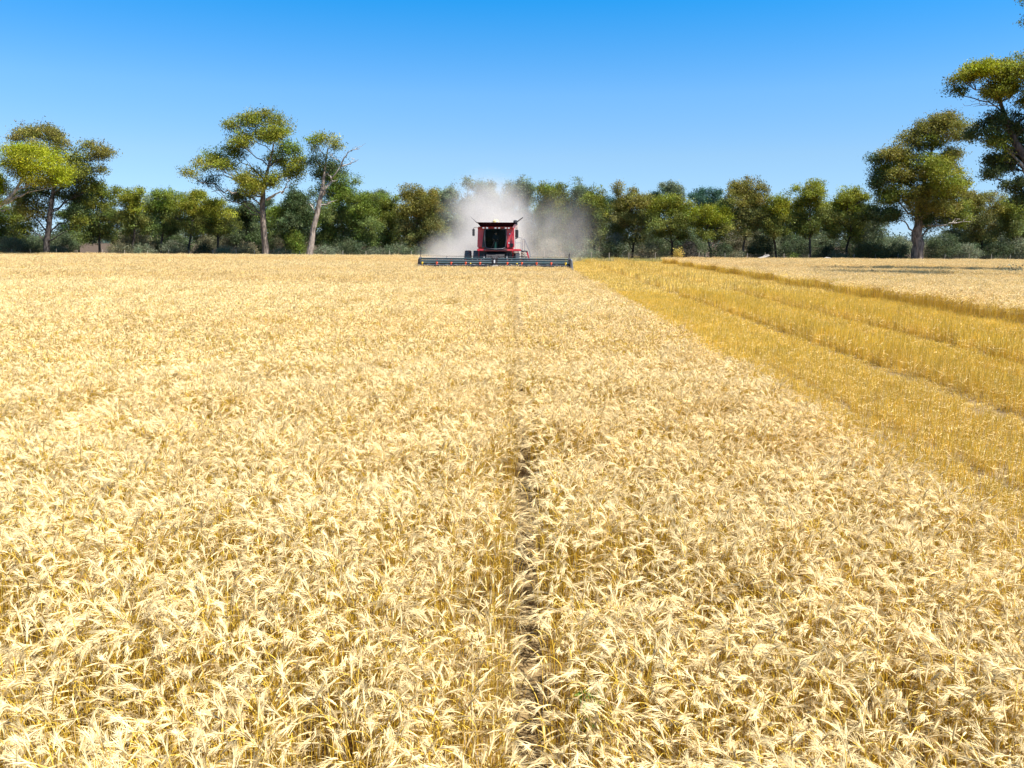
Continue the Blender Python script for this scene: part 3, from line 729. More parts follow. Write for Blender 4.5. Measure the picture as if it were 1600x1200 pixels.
def tree(label, base, trunk, puffs, cat='tree', bark=BARK, leaf=.30, dens=1.0, seed=0, name='gum_tree', group=None, dead=(), droop=.5, sig=.42, nl=52):
    """trunk: [(x,z,r,dy)] from the ground up. puffs: [(x,dy,z,rx,rz,colour)], all in metres from the base point"""
    rg = np.random.default_rng(seed+1000)
    rt = empty(name, base); tag(rt, label, cat, group)
    tb = NB(); lb = NB()
    T = np.array([(x, dy, z) for (x, z, r, dy) in trunk], float); Rr = np.array([r for (_, _, r, _) in trunk])
    tt = np.linspace(0, 1, len(T)); ts = np.linspace(0, 1, 14)
    TS = np.stack([np.interp(ts, tt, T[:, i]) for i in range(3)], 1); RS = np.interp(ts, tt, Rr)
    TS[1:, :2] += rg.normal(0, RS[1:, None]*.12, (13, 2)); RS *= .8; RS[0] *= 1.15
    bc = np.asarray(bark); tcol = None
    tb.tube(TS, RS, 9, bc)
    for (x, dy, z, rx, rz, col) in puffs:
        # from the trunk, the fork nearest below the puff
        zf = max(TS[2][2], min(TS[-1][2], z-rz*.4-abs(x-np.interp(z, TS[:, 2], TS[:, 0]))*.55))
        i = int(np.argmin(abs(TS[:, 2]-zf))); p0 = TS[i]; q = np.array((x, dy, z))
        P = limb(tb, p0, q, min(RS[i]*.55, .03+.05*math.sqrt(rx*rz)), .03, rg, bc*rg.uniform(.8, 1.15), .09, .18)
        vol = rx*rz
        k = int(max(10, vol*(15.0 if name == 'gum_tree' and group is None else 15.0)*dens)); ns_ = 4 if vol > 1.2 else 3; cen = []
        for j in range(ns_):                      # every spray of foliage is a few smaller domes
            u, v = rg.uniform(-.55, .55), rg.uniform(-.5, .5); c = (x+u*rx, dy+rg.uniform(-.6, .6)*rx, z+v*rz+(.15-u*u*.4)*rz); f = rg.uniform(.52, .84) if group is None else rg.uniform(.52, .84)
            q_ = puff_centres(c, (rx*f, rx*f, rz*f), max(3, k//ns_), rg, .4); q_[:, 2] = np.where(q_[:, 2] < c[2]-rz*f*.6, c[2]-rz*f*.5+rg.normal(0, .3, len(q_)), q_[:, 2]); cen.append(q_)
        cen = np.concatenate(cen); rg.shuffle(cen)
        for c in cen[:max(2, k//5)]: limb(tb, P[rg.integers(3, 7)], c, .035, .012, rg, bc*.9, .1, .1, 4)
        leaf_cloud(lb, cen, int(nl*1.35), (sig*.95, sig*.95, sig*.68), leaf*.82, col, rg, droop)
    for (x0, z0, dy0, x1, z1, dy1, r0) in dead:
        P = limb(tb, (x0, dy0, z0), (x1, dy1, z1), r0, r0*.25, rg, np.array(PALE), .12, .12)
        for s in range(3):
            j = rg.integers(2, 6); e = P[j]+np.array((rg.normal(0, .7)+.4*np.sign(x1-x0), rg.normal(0, .3), rg.uniform(.1, .9))); limb(tb, P[j], e, r0*.4, .012, rg, np.array(PALE), .2, .2, 4)
    link('trunk', tb.mesh('trunk', True), M_BARK, rt)
    link('crown', lb.mesh('crown'), M_LEAF, rt)
    return rt

def traced(label, Y, basepx, trunkpx, puffpx, **kw):
    """a tree at its real distance Y; its outline is measured off the photograph and given depth"""
    b = at(*basepx, Y); b.z = 0; m = 1/FPX*Y*1.01
    tz = lambda py, px: at(px, py, Y).z
    trunk = [(0, 0, trunkpx[0][2]*m, 0)] + [(at(px, py, Y).x-b.x, tz(py, px), r*m, dy) for (px, py, r, dy) in trunkpx[1:]]
    fat = kw.pop('fat', 1.14); puffs = [(at(px, py, Y).x-b.x, dy, tz(py, px), rx*m*fat, rz*m*fat, col) for (px, py, rx, rz, dy, col) in puffpx]
    dead = [(at(a, b_, Y).x-b.x, tz(b_, a), 0, at(c, d_, Y).x-b.x, tz(d_, c), rg_, r*m) for (a, b_, c, d_, rg_, r) in kw.pop('deadpx', [])]
    return tree(label, b, trunk, puffs, dead=dead, **kw)

OL2 = (.195, .208, .022)
# the two tall gums left of the harvester
traced('tallest gum tree left of the harvester, broad open olive crown on a straight grey trunk', 106, (415, 400),
       [(415, 400, 7, 0), (413, 360, 5.5, 0), (409, 318, 5, .2), (411, 285, 3, .4), (418, 255, 2.2, .8), (424, 225, 1.2, 1)],
       [(398, 188, 20, 14, 0, OL2), (425, 186, 17, 12, 1, OL2), (372, 196, 16, 12, -1, OL2), (372, 222, 22, 14, -1.5, OL2), (358, 240, 18, 12, 1, OL2), (405, 210, 18, 10, 1.2, OLIVE),
        (435, 213, 26, 16, -1, OL2), (452, 240, 18, 15, .5, MIDG), (425, 248, 16, 12, 2, OLIVE), (335, 245, 16, 10, 1.5, MIDG), (320, 258, 18, 10, 0, OL2), (303, 272, 11, 8, -1, OL2),
        (352, 262, 24, 11, -2.2, OL2), (326, 283, 12, 9, .5, TEALG), (385, 285, 18, 10, 2, OLIVE), (402, 280, 22, 12, -2.6, (.185, .185, .020)), (428, 285, 18, 12, -1, OL2),
        (452, 268, 20, 14, .5, OL2), (465, 258, 12, 13, 0, OL2), (405, 298, 20, 9, -2.4, (.185, .185, .020)), (375, 308, 20, 12, 1.5, DARK)], seed=1, bark=(.21, .165, .13), leaf=.30, dens=1.15,
       deadpx=[(417, 312, 445, 300, -1, 2.4), (440, 302, 456, 282, -1, 1.4), (370, 300, 330, 300, 0, 1.4)])
traced('half dead leaning gum with pale bare limbs reaching right over its sparse crown', 105, (482, 400),
       [(482, 400, 6.5, 0), (488, 365, 5, 0), (497, 325, 4.5, 0), (503, 303, 4, 0), (506, 270, 2, .3), (511, 232, 1.2, .5)],
       [(507, 222, 20, 9, 0, OL2), (498, 230, 10, 8, -1, OLIVE), (524, 228, 9, 7, .6, OL2), (495, 255, 15, 12, .5, DARK), (518, 262, 14, 13, 1, DARK), (500, 275, 14, 12, 1.5, DARK)],
       seed=2, bark=(.32, .26, .21), deadpx=[(502, 306, 532, 262, -.5, 2.4), (532, 262, 546, 236, -.5, 1.4), (546, 236, 563, 233, -.5, .8), (534, 260, 560, 249, 0, 1.1), (500, 322, 524, 314, -.8, 1.2), (492, 330, 484, 318, 0, 1), (528, 250, 512, 240, 0, .9)])
# far left pair
traced('dark bronze gum with a thick trunk and wide high crown at the far left', 107, (73, 397),
       [(73, 397, 6.5, 0), (74, 370, 5, 0), (78, 330, 4.5, 0), (82, 290, 3.2, .5), (88, 255, 2, .8), (80, 220, 1.2, .8)],
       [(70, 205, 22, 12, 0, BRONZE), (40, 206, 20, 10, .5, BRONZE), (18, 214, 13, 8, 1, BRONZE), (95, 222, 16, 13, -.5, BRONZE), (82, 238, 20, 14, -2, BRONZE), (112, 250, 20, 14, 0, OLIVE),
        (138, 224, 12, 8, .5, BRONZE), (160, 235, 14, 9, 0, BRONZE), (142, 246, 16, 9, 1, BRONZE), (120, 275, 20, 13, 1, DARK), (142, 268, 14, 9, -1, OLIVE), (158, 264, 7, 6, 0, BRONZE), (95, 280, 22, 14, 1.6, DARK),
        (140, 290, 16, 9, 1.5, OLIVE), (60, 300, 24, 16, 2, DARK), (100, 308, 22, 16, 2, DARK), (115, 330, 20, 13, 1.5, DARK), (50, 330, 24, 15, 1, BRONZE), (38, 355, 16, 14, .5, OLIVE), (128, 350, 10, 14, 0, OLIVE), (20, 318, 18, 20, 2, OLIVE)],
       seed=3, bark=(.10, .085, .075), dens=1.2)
traced('bright yellow green gum in front of the dark bronze crown, with a white limb', 98, (-52, 400),
       [(-52, 400, 7, 0), (-45, 360, 6, 0), (-25, 335, 5, 0), (5, 318, 3.6, 0), (20, 303, 3, 0), (32, 285, 2.4, 0), (44, 262, 1.3, 0)],
       [(45, 235, 26, 10, 0, YGREEN), (25, 240, 18, 9, -1, YGREEN), (70, 245, 18, 13, .5, YGREEN), (40, 256, 26, 10, -1.5, (.21, .21, .014)), (62, 262, 24, 11, -1, YGREEN), (85, 272, 20, 11, 0, YGREEN),
        (60, 280, 22, 9, -.5, (.21, .21, .014)), (100, 284, 12, 7, 0, YGREEN), (30, 270, 16, 7, 1, OL2), (2, 285, 14, 14, 0, YGREEN), (-12, 300, 20, 16, 0, YGREEN), (-40, 270, 30, 30, 0, YGREEN)],
       seed=4, bark=(.62, .57, .50), leaf=.24, dens=2.4, deadpx=[(8, 318, 50, 301, -.5, 2), (-4, 330, 20, 328, -.5, 1)])
# right hand big pair
traced('massive bronze gum with a thick pale trunk and three-tiered crown on the right', 106, (1434, 403),
       [(1434, 403, 11, 0), (1434, 385, 10.5, 0), (1434, 362, 9, 0), (1437, 335, 6, .3), (1450, 270, 3, .5), (1462, 225, 2, .5)],
       [(1462, 190, 22, 12, 0, BRONZE), (1488, 192, 18, 11, .5, BRONZE), (1440, 205, 14, 9, 0, BRONZE), (1422, 217, 15, 8, .5, BRONZE), (1475, 212, 26, 12, -1, BRONZE), (1450, 225, 22, 9, 1, OLIVE), (1487, 240, 16, 7, 0, BRONZE),
        (1390, 238, 18, 10, 0, BRONZE), (1408, 250, 18, 12, 1, BRONZE), (1376, 248, 10, 7, .6, DARK), (1372, 283, 12, 9, 0, DARK), (1384, 268, 10, 8, 0, OLIVE), (1440, 265, 30, 13, -2, OL2), (1470, 258, 20, 13, 0, BRONZE), (1410, 285, 26, 16, 0, BRONZE),
        (1450, 290, 32, 16, -2.5, OL2), (1482, 300, 20, 18, 0, BRONZE), (1385, 305, 22, 16, 0, OLIVE), (1425, 315, 28, 15, -1.5, BRONZE), (1465, 322, 26, 14, -1, BRONZE), (1395, 335, 20, 14, .5, DARK), (1495, 335, 22, 18, .5, OLIVE), (1450, 345, 24, 12, 1, DARK), (1380, 275, 8, 22, 1, OLIVE)],
       seed=5, dens=1.7, fat=1.25, bark=(.25, .20, .165), deadpx=[(1438, 352, 1468, 352, -2, 3), (1468, 352, 1503, 347, -2, 1.6), (1436, 345, 1442, 332, -1, 3)])
NEARY = 64
traced('tall near gum whose dark limbed crown leans into the picture at the far right edge', NEARY, (1672, 436),
       [(1672, 436, 17, 0), (1660, 380, 14, 0), (1640, 320, 12, 0), (1612, 258, 9, 0), (1590, 225, 6, .2), (1575, 180, 4, .4), (1560, 140, 2, .4)],
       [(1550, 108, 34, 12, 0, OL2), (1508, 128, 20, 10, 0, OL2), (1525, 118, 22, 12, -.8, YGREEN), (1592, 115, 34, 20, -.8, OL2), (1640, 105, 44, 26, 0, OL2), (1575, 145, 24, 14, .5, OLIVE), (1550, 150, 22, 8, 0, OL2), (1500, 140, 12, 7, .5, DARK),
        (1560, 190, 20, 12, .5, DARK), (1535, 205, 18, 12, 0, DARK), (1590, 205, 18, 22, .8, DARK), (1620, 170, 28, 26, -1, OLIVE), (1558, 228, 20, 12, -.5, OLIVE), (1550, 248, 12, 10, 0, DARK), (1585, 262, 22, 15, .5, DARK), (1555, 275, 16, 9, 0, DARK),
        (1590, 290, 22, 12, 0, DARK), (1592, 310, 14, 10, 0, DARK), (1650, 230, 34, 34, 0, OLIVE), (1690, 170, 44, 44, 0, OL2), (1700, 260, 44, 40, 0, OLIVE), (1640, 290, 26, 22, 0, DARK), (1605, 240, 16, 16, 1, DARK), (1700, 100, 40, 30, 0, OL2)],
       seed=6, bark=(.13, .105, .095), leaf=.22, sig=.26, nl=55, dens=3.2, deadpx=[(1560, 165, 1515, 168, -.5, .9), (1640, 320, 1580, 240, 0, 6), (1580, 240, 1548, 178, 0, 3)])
traced('twiggy tip of a gum standing beside the near right tree, just entering the top corner', 55, (1720, 446), [(1720, 446, 14, 0), (1715, 300, 10, 0), (1690, 100, 6, 0), (1660, 20, 3, 0)],
       [(1600, -2, 10, 6, 0, OLIVE), (1635, 0, 26, 16, 0, OLIVE), (1690, -10, 40, 40, 0, OLIVE), (1750, 40, 50, 50, 0, OLIVE), (1612, 30, 14, 5, 0, OLIVE)], seed=7, bark=BARKD, leaf=.2, sig=.26, dens=2)

# the tree line behind the fence, every tree traced: (px, top, half width, bottom of crown, Y, colour, label, lean, seed)
LINE = [
 (152, 297, 28, 382, 114, OLIVE, 'rounded olive gum with grey underside, right of the thick far left trunk', 0),
 (208, 303, 24, 372, 113, OL2, 'yellowish gum on two thin dark stems, second rounded crown right of the far left gum', 0),
 (258, 306, 24, 374, 115, MIDG, 'grey green gum with a forked dark stem, third crown right of the far left gum', 4),
 (298, 305, 22, 370, 114, OL2, 'olive gum just left of the tallest gum, thin straight trunk', 0),
 (338, 316, 26, 374, 112, OL2, 'low yellow green gum under the left boughs of the tallest gum', 0),
 (385, 322, 20, 380, 117, DARK, 'shaded dark gum close behind the tallest gum trunk on its left', 0),
 (442, 326, 24, 372, 115, MIDG, 'small olive gum filling the gap between the tallest gum and the leaning gum', 0),
 (468, 300, 24, 385, 114, DARK, 'dark green gum behind the leaning gum on its left', 0),
 (528, 278, 28, 385, 116, MIDG, 'bushy green gum behind the bare limbs of the leaning gum', 0),
 (570, 308, 26, 388, 114, MIDG, 'grass green gum right of the leaning gum', 0),
 (602, 318, 20, 388, 117, OLIVE, 'narrow gum with silver patches, second crown right of the leaning gum', 0),
 (652, 302, 38, 388, 113, BRONZE, 'large bronze olive gum just left of the dust plume', 0),
 (698, 304, 24, 385, 118, GREYG, 'grey green gum at the left edge of the dust', 0),
 (752, 290, 26, 385, 119, GREYG, 'hazy gum seen through the dust above the harvester, left one', 0),
 (812, 286, 26, 385, 119, GREYG, 'hazy gum seen through the dust above the harvester, right one', 0),
 (868, 292, 28, 388, 116, OLIVE, 'tall gum right of the dust plume, veiled by thin dust', 0),
 (904, 300, 18, 388, 117, GREYG, 'narrow grey gum, second crown right of the dust plume', 0),
 (932, 303, 24, 386, 114, OLIVE, 'dull olive gum with a dark thin trunk, third crown right of the dust plume', 0),
 (986, 302, 30, 385, 113, BRONZE, 'rusty topped gum with yellow green right flank, on a slim dark trunk', 0),
 (1048, 308, 30, 382, 112, OL2, 'round yellow olive gum on a short thick dark trunk', 0),
 (1106, 326, 28, 378, 111, (.225, .240, .016), 'lowest and brightest lime green gum right of the harvester', 0),
 (1166, 288, 34, 378, 112, BRONZE, 'tall bronze gum with a spiky top and forked trunk, behind the fallen log', 0),
 (1216, 312, 24, 376, 111, (.200, .215, .018), 'lime olive gum with a thin pale stem, right of the spiky bronze gum', 0),
 (1266, 292, 27, 378, 112, OL2, 'arched gum with see-through crown and straight thin trunk, midway along the right tree line', 0),
 (1324, 301, 31, 378, 112, OL2, 'broad olive gum with pale forked stems, left neighbour of the massive right gum', 0),
 (1528, 306, 32, 382, 113, BRONZE, 'bushy bronze gum right of the massive pale trunk', 0),
 (1582, 318, 24, 380, 112, OLIVE, 'olive gum at the right edge below the near tree', 0),
 (12, 330, 26, 385, 113, OLIVE, 'grey olive gum at the left edge, under the white limb', 0),
 (-45, 300, 32, 385, 114, OLIVE, 'tall olive gum just outside the left edge of the tree line', 0),
 (1635, 310, 30, 382, 114, OLIVE, 'dull gum outside the right edge of the tree line', 0),
]
def line_tree(i, px, top, hw, bot, Y, col, label, lean, seed=None, bark=None, grp='gum trees along the fence line'):
    rg = np.random.default_rng(50+i); g0 = 399+(px-420)*.0045
    puffs = []; H_ = bot-top
    for r_ in range(4):
        fy = (.10, .30, .54, .80)[r_]; wv = hw*(.75, 1.12, 1.22, 1.05)[r_]; n = (2, 3, 3, 3)[r_]
        for j in range(n):
            u = ((j+.5)/n*2-1)*.62+rg.normal(0, .08)
            rr_ = wv*(.55, .50, .46, .42)[r_]*rg.uniform(.85, 1.15)
            cc = np.array(col)*rg.uniform(.8, 1.15)
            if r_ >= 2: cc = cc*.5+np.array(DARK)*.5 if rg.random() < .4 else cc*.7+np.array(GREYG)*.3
            puffs.append((px+u*wv, top+H_*(fy+rg.normal(0, .03)), rr_, H_*.16*rg.uniform(.8, 1.2), rg.normal(0, 1.0), tuple(cc)))
    for j in range(6): puffs.append((px+rg.uniform(-.95, .95)*hw, top+rg.uniform(-3, 16), hw*rg.uniform(.14, .24), H_*rg.uniform(.06, .12), rg.normal(0, .6), tuple(np.array(col)*1.05)))
    bx = px+rg.normal(0, 3); fk = rg.normal(0, 5)
    traced(label, Y, (bx, g0), [(bx, g0, 2.4, 0), (bx+fk*.2, g0-H_*.25, 2, 0), (px+fk, bot-H_*.2, 1.6, 0), (px, top+H_*.45, 1.1, 0), (px, top+H_*.2, .6, 0)], puffs,
           seed=60+i, bark=bark or random.choice([BARKD, BARK, (.11, .09, .075)]), name='gum_tree', group=grp, dens=1.25, leaf=.27, sig=.36, nl=50, fat=1.12)
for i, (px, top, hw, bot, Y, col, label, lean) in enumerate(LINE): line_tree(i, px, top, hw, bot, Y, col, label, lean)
# higher crowns looking over the line from behind
BACK = [(1050, 290, 15, 340, 138, GREYG, 'silvery gum top rising behind the round yellow olive gum'), (1102, 298, 24, 350, 140, TEALG, 'dark blue green tree behind the lowest lime green gum'),
        (1020, 306, 12, 345, 140, TEALG, 'small dark green tree top in the notch behind the rusty topped gum'), (955, 312, 14, 350, 140, TEALG, 'dark tree top in the notch left of the rusty topped gum'),
        (590, 304, 20, 350, 138, GREYG, 'greyish tree top behind the grass green gum'), (728, 318, 20, 370, 138, TEALG, 'faint dark tree behind the dust at its left edge'),
        (785, 312, 26, 372, 138, GREYG, 'faint tree in the thickest dust straight behind the harvester'), (240, 312, 16, 350, 138, GREYG, 'greyish top between the second and third crowns right of the far left gum'),
        (1195, 322, 20, 370, 136, DARK, 'dark tree behind the gap right of the spiky bronze gum'), (1295, 325, 16, 370, 136, DARK, 'dark tree behind the gap right of the arched see-through gum')]
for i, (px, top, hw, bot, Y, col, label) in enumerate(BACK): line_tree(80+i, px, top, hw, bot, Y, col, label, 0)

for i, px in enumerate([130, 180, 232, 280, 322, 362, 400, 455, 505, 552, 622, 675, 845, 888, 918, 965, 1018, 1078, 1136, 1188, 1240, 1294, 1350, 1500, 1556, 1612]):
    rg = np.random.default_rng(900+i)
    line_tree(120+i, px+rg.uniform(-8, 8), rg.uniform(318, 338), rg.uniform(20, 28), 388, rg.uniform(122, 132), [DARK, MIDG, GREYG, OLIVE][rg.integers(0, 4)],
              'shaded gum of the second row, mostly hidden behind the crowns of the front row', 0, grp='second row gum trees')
# ------------------------------------------------------------------ scrub under the trees
def shrub(label, px, w_, h_, Y, col, seed, group='shrubs under the gum trees'):
    rg = np.random.default_rng(seed+3000); b = at(px, 400, Y); b.z = 0; m = Y/FPX; rt = empty('shrub', b); tag(rt, label, 'shrub', group)
    W_, H_ = w_*m, h_*m; tb, lb = NB(), NB(); k = int(max(20, W_*H_*14))
    H_ *= 1.25; cen = puff_centres((0, 0, H_*.5), (W_*.5, W_*.5, H_*.5), k, rg, .35); cen[:, 2] = np.maximum(cen[:, 2], .15)
    for c in cen[:10]: limb(tb, (rg.normal(0, .08), rg.normal(0, .08), 0), c, .04, .012, rg, np.array(BARK), .1, .2, 4)
    leaf_cloud(lb, cen, 50, (.28, .28, .22), .20, col, rg, .0, .2)
    link('stems', tb.mesh('stems'), M_BARK, rt); link('foliage', lb.mesh('foliage'), M_LEAF, rt)
SG = (.190, .215, .125); SD = (.085, .110, .050); SB = (.175, .165, .090)
SH = [(20, 34, 26, 110, SG, 'grey green shrub at the left edge left of the thick far left trunk'), (48, 30, 22, 112, SD, 'dark shrub just left of the thick far left trunk'),
 (92, 24, 24, 111, SG, 'pale shrub just right of the thick far left trunk'), (-15, 40, 30, 111, SD, 'dark shrub outside the left edge'),
 (190, 40, 24, 112, SB, 'brownish shrub below the yellowish two-stemmed gum'), (225, 30, 22, 111, SG, 'light shrub between the second and third small gums'), (275, 34, 26, 112, SG, 'grey shrub below the forked third gum'),
 (318, 30, 20, 111, SD, 'dark shrub left of the tallest gum trunk'), (352, 34, 22, 110, SG, 'leafy grey shrub two crowns left of the tallest gum trunk'), (385, 30, 26, 112, SB, 'brown scrub touching the tallest gum trunk on its left'),
 (440, 36, 22, 109, SG, 'low pale green shrub right of the tallest gum trunk'), (462, 26, 36, 112, MIDG, 'upright green shrub left of the leaning trunk'), (512, 40, 24, 109, SG, 'spreading silver shrub right of the leaning trunk'),
 (550, 40, 30, 111, SD, 'dark shrub under the grass green gum'), (590, 34, 26, 110, SG, 'silver shrub under the silver patched gum'), (622, 34, 30, 111, GREYG, 'grey shrub left of the large bronze olive gum'),
 (655, 40, 28, 111, SD, 'dark shrub under the large bronze olive gum'), (690, 36, 26, 112, SB, 'brown shrub at the left foot of the dust'), (735, 40, 30, 116, SD, 'shrub hidden in dust left of the harvester'),
 (860, 36, 26, 113, SB, 'dusty shrub behind the right end of the front'), (895, 30, 30, 113, SD, 'dark dusty shrub right of the dust plume'), (918, 34, 20, 110, SG, 'low green shrub beside the end of the cut strip'),
 (955, 36, 34, 112, SD, 'dark shrub under the third crown right of the dust'), (962, 26, 50, 113, (.20, .22, .17), 'tall silver leaved shrub left of the rusty topped gum'), (1010, 34, 30, 111, SB, 'brown shrub right of the rusty topped gum'),
 (1075, 34, 30, 110, (.14, .12, .09), 'bare twiggy grey shrub right of the short thick trunk'), (1125, 34, 30, 110, SD, 'dark shrub under the lime green gum'), (1148, 26, 22, 109, SB, 'brown shrub left of the fallen log'),
 (1188, 36, 40, 113, SD, 'dark shrub behind the fallen log'), (1236, 36, 30, 110, SD, 'dark shrub right of the thin pale stem'), (1240, 16, 14, 108, MIDG, 'small bright green bush right of the thin pale stem'),
 (1290, 36, 36, 112, SD, 'dark shrub right of the arched see-through gum'), (1310, 26, 16, 108, SG, 'low olive bush at the fence left of the broad olive gum'), (1358, 44, 62, 113, GREYG, 'tall soft grey green shrub left of the massive gum'),
 (1362, 50, 34, 109, (.12, .14, .05), 'light green shrub in front of the tall grey green one'), (1400, 36, 30, 110, SD, 'dark shrub left of the massive trunk'), (1412, 16, 8, 107.5, SG, 'tiny shrub at the left foot of the massive trunk'),
 (1470, 44, 34, 111, SD, 'dark shrub right of the massive trunk'), (1510, 34, 26, 110, SG, 'pale shrub under the bushy bronze gum'), (1555, 50, 34, 111, SD, 'dark scrub left of the right edge'), (1595, 34, 28, 110, SG, 'grey shrub at the right edge')]
for i, (px, w_, h_, Y, col, label) in enumerate(SH): shrub(label, px, w_*1.1, h_*random.uniform(.5, 1.15), Y, np.array(col)*random.uniform(.65, 1.1), i)
shrub('dry golden bush at the fence between two posts right of the rusty topped gum', 1060, 9, 18, 107, (.50, .36, .08), 90, None)
shrub('grey low weed standing in the shaded wheat at the right', 1580, 30, 15, 62, (.16, .16, .11), 91, None)

for i in range(27):
    px = -30+i*62+random.uniform(-14, 14); col = random.choice([SD, SG, SB, DARK, GREYG])
    if 95 < px < 165: continue
    shrub('part of the grey green scrub thicket behind the front row of shrubs and trunks', px, 60, random.uniform(24, 40), random.uniform(117, 124), col, 200+i, 'scrub thicket behind the tree line')

# distant wood on the horizon, one mass
def far_wood():
    rg = np.random.default_rng(77); nb = NB(); n = 900
    x = rg.uniform(-330, 330, n); y = 300+rg.uniform(0, 60, n)+abs(x)*.1; h = 5+4*np.array([vn(a, 0, .02, 4) for a in x])
    cen = np.stack([x, y, rg.uniform(0, 1, n)*h], 1)
    leaf_cloud(nb, cen, 60, (2.6, 2.6, 1.3), 1.1, (.05, .075, .06), rg, 0)
    tag(link('distant_wood', nb.mesh('distant_wood'), M_LEAF), 'low blue green wood along the horizon, seen between the trunks', 'wood', kind='stuff')
far_wood()

# ------------------------------------------------------------------ fence, fallen log, weeds
POSTW = simple('weathered_post', (.30, .26, .20), .9, bump=.4, grime=.2, scale=9); WIRE = simple('fence_wire', (.07, .065, .06), .8)
def fence():
    rt = empty('fence', (0, 107.6, 0)); tag(rt, 'wire paddock fence on pale wooden posts running along the foot of the trees', 'fence')
    rg = np.random.default_rng(8); xs = np.arange(-76, 84, 2.95)
    xs = xs + rg.normal(0, .25, len(xs))
    wm = MB()
    for z in (.35, .62, .88, 1.08):
        for a, b in zip(xs[:-1:4], list(xs[4::4])+[xs[-1]]): wm.bar((a, 0, z), (b, 0, z), .006, k=4)
    for x in xs:
        h = 1.3+rg.normal(0, .08); t = rg.normal(0, .02)
        MB().bar((x, 0, 0), (x+t, rg.normal(0, .02), h), .045+rg.uniform(0, .02), .04, 7).build('post', POSTW, rt)
    wm.build('wire', WIRE, rt)
fence()
LOGM = simple('bleached_wood', (.26, .24, .22), .9, bump=.5, grime=.2, scale=4)
def log(label, px, Y, parts):
    b = at(px, 403, Y); b.z = 0; rt = NB()
    for P, r_ in parts: rt.tube(P, r_, 8)
    o = link('fallen_log', rt.mesh('fallen_log', True), LOGM); o.location = b; tag(o, label, 'log')
log('bleached fallen log with a raised broken end under the spiky bronze gum', 1184, 106.2,
    [([(-2.0, 0, .15), (-1.0, 0, .25), (0, .1, .45), (1.0, .2, .75), (1.6, .3, 1.0)], [.16, .22, .26, .2, .1]), ([(-.3, 0, .35), (.6, -.2, .3), (1.3, -.4, .2)], [.16, .12, .06]), ([(.6, .1, .6), (.9, .2, 1.0), (1.5, .3, 1.15)], [.1, .07, .03])])
log('short weathered log end in the grass right of the arched see-through gum', 1292, 105.4, [([(-.6, 0, .55), (0, .1, .72), (.5, .1, .68)], [.13, .16, .12]), ([(0, .1, .1), (0, .1, .7)], [.1, .1])])
def weed():
    b = at(915, 1105, 1); d = (b-CAM); k = (0.45-CAM.z)/d.z; p = CAM+d*k; rg = np.random.default_rng(4); tb, lb = NB(), NB()
    rt = empty('green_weed', (p.x, p.y, 0)); tag(rt, 'small fresh green weed growing among the wheat stems near the bottom', 'weed')
    tips = [(rg.normal(0, .03), rg.normal(0, .03), rg.uniform(.3, .52)) for _ in range(6)]
    for t in tips: limb(tb, (0, 0, 0), t, .004, .002, rg, np.array((.12, .2, .03)), .1, .1, 4)
    leaf_cloud(lb, tips, 12, (.02, .02, .04), .05, (.14, .26, .03), rg, .2, .1)
    link('stems', tb.mesh('stems'), M_BARK, rt); link('foliage', lb.mesh('foliage'), M_LEAF, rt)
weed()

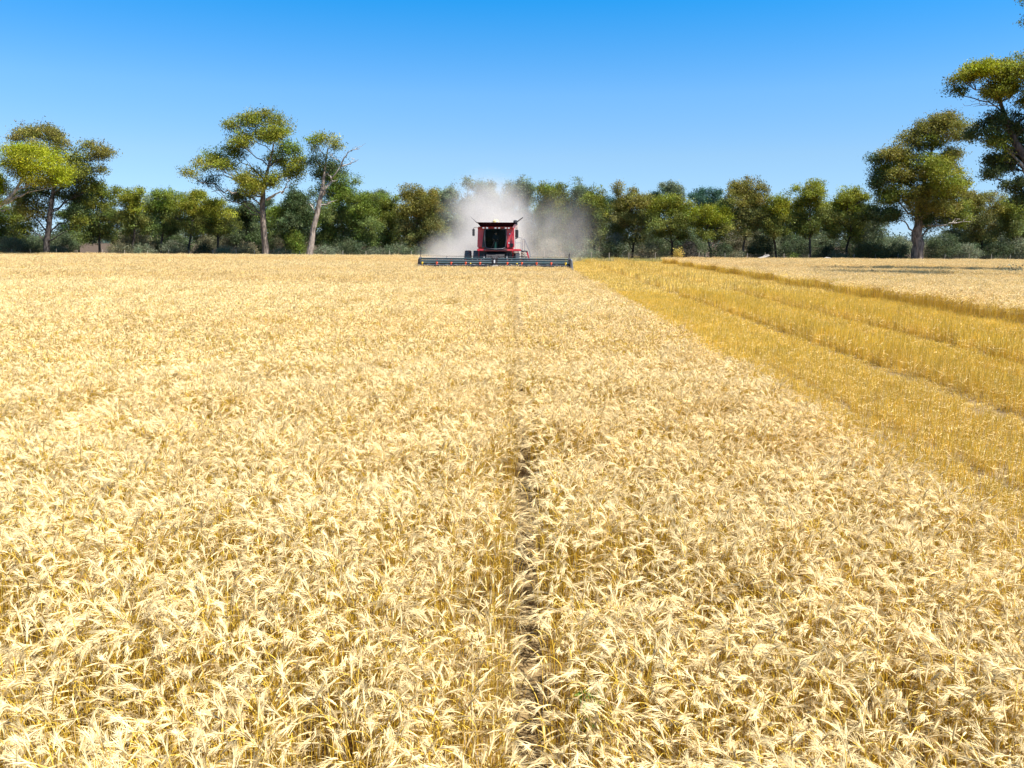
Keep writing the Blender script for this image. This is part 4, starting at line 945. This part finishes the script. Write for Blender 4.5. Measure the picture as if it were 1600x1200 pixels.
# ------------------------------------------------------------------ dust behind the harvester
def dust():
    bm = bmesh.new(); bmesh.ops.create_icosphere(bm, subdivisions=4, radius=1)
    for v in bm.verts:
        n_ = 1+.10*noise.noise(v.co*2.1)
        v.co = Vector((v.co.x*11.5*n_, v.co.y*14.0*n_, max(.06, 3.2+v.co.z*(7.6 if v.co.z > 0 else 3.4)*n_)))
    me = bpy.data.meshes.new('dust_cloud'); bm.to_mesh(me); bm.free()
    m = bpy.data.materials.new('dust'); m.use_nodes = True; N, L = m.node_tree.nodes, m.node_tree.links
    N.remove(N['Principled BSDF']); pv = N.new('ShaderNodeVolumePrincipled'); pv.inputs['Color'].default_value = (.80, .77, .735, 1)
    pv.inputs['Anisotropy'].default_value = .25
    tc = N.new('ShaderNodeTexCoord')
    def blob(c, r, amp):
        mp = N.new('ShaderNodeMapping'); mp.vector_type = 'TEXTURE'; mp.inputs['Location'].default_value = c; mp.inputs['Scale'].default_value = r
        L.new(tc.outputs['Object'], mp.inputs[0]); ln = N.new('ShaderNodeVectorMath'); ln.operation = 'LENGTH'; L.new(mp.outputs[0], ln.inputs[0])
        q = N.new('ShaderNodeMapRange'); q.interpolation_type = 'SMOOTHSTEP'; q.inputs['From Min'].default_value = 1; q.inputs['From Max'].default_value = 0.1
        q.inputs['To Max'].default_value = amp; L.new(ln.outputs['Value'], q.inputs['Value']); return q.outputs[0]
    bl = [blob(*b) for b in DUST]
    s_ = bl[0]
    for b in bl[1:]:
        ad = N.new('ShaderNodeMath'); ad.operation = 'ADD'; L.new(s_, ad.inputs[0]); L.new(b, ad.inputs[1]); s_ = ad.outputs[0]
    nz = N.new('ShaderNodeTexNoise'); nz.inputs['Scale'].default_value = .42; nz.inputs['Detail'].default_value = 5; nz.inputs['Roughness'].default_value = .6
    nz.inputs['Distortion'].default_value = .6
    L.new(tc.outputs['Object'], nz.inputs['Vector'])
    mr = N.new('ShaderNodeMapRange'); mr.inputs['From Min'].default_value = .36; mr.inputs['From Max'].default_value = .66; mr.inputs['To Min'].default_value = .25; mr.inputs['To Max'].default_value = 1.35
    L.new(nz.outputs['Fac'], mr.inputs['Value'])
    mu = N.new('ShaderNodeMath'); mu.operation = 'MULTIPLY'; L.new(s_, mu.inputs[0]); L.new(mr.outputs[0], mu.inputs[1])
    L.new(mu.outputs[0], pv.inputs['Density']); L.new(pv.outputs[0], N['Material Output'].inputs['Volume'])
    o = link('dust_cloud', me, m); o.location = (-1.2, 84, 0); tag(o, 'pale tan dust plume boiling up behind the red harvester', 'dust', kind='stuff')
# (centre, radii, density) from the plume's own origin
DUST = [((-3.8, -6, .4), (5.6, 7, 4.2), .46), ((-1.0, -3, 2.8), (4.9, 8, 6.6), .31), ((-1.8, 2, 5.6), (6.0, 9, 5.2), .15), ((3.6, 0, 1.8), (7.0, 11, 6.4), .045), ((-6.6, -2, .2), (4, 7, 2.0), .16), ((6, 4, 4), (6, 8, 5), .03)]
dust()
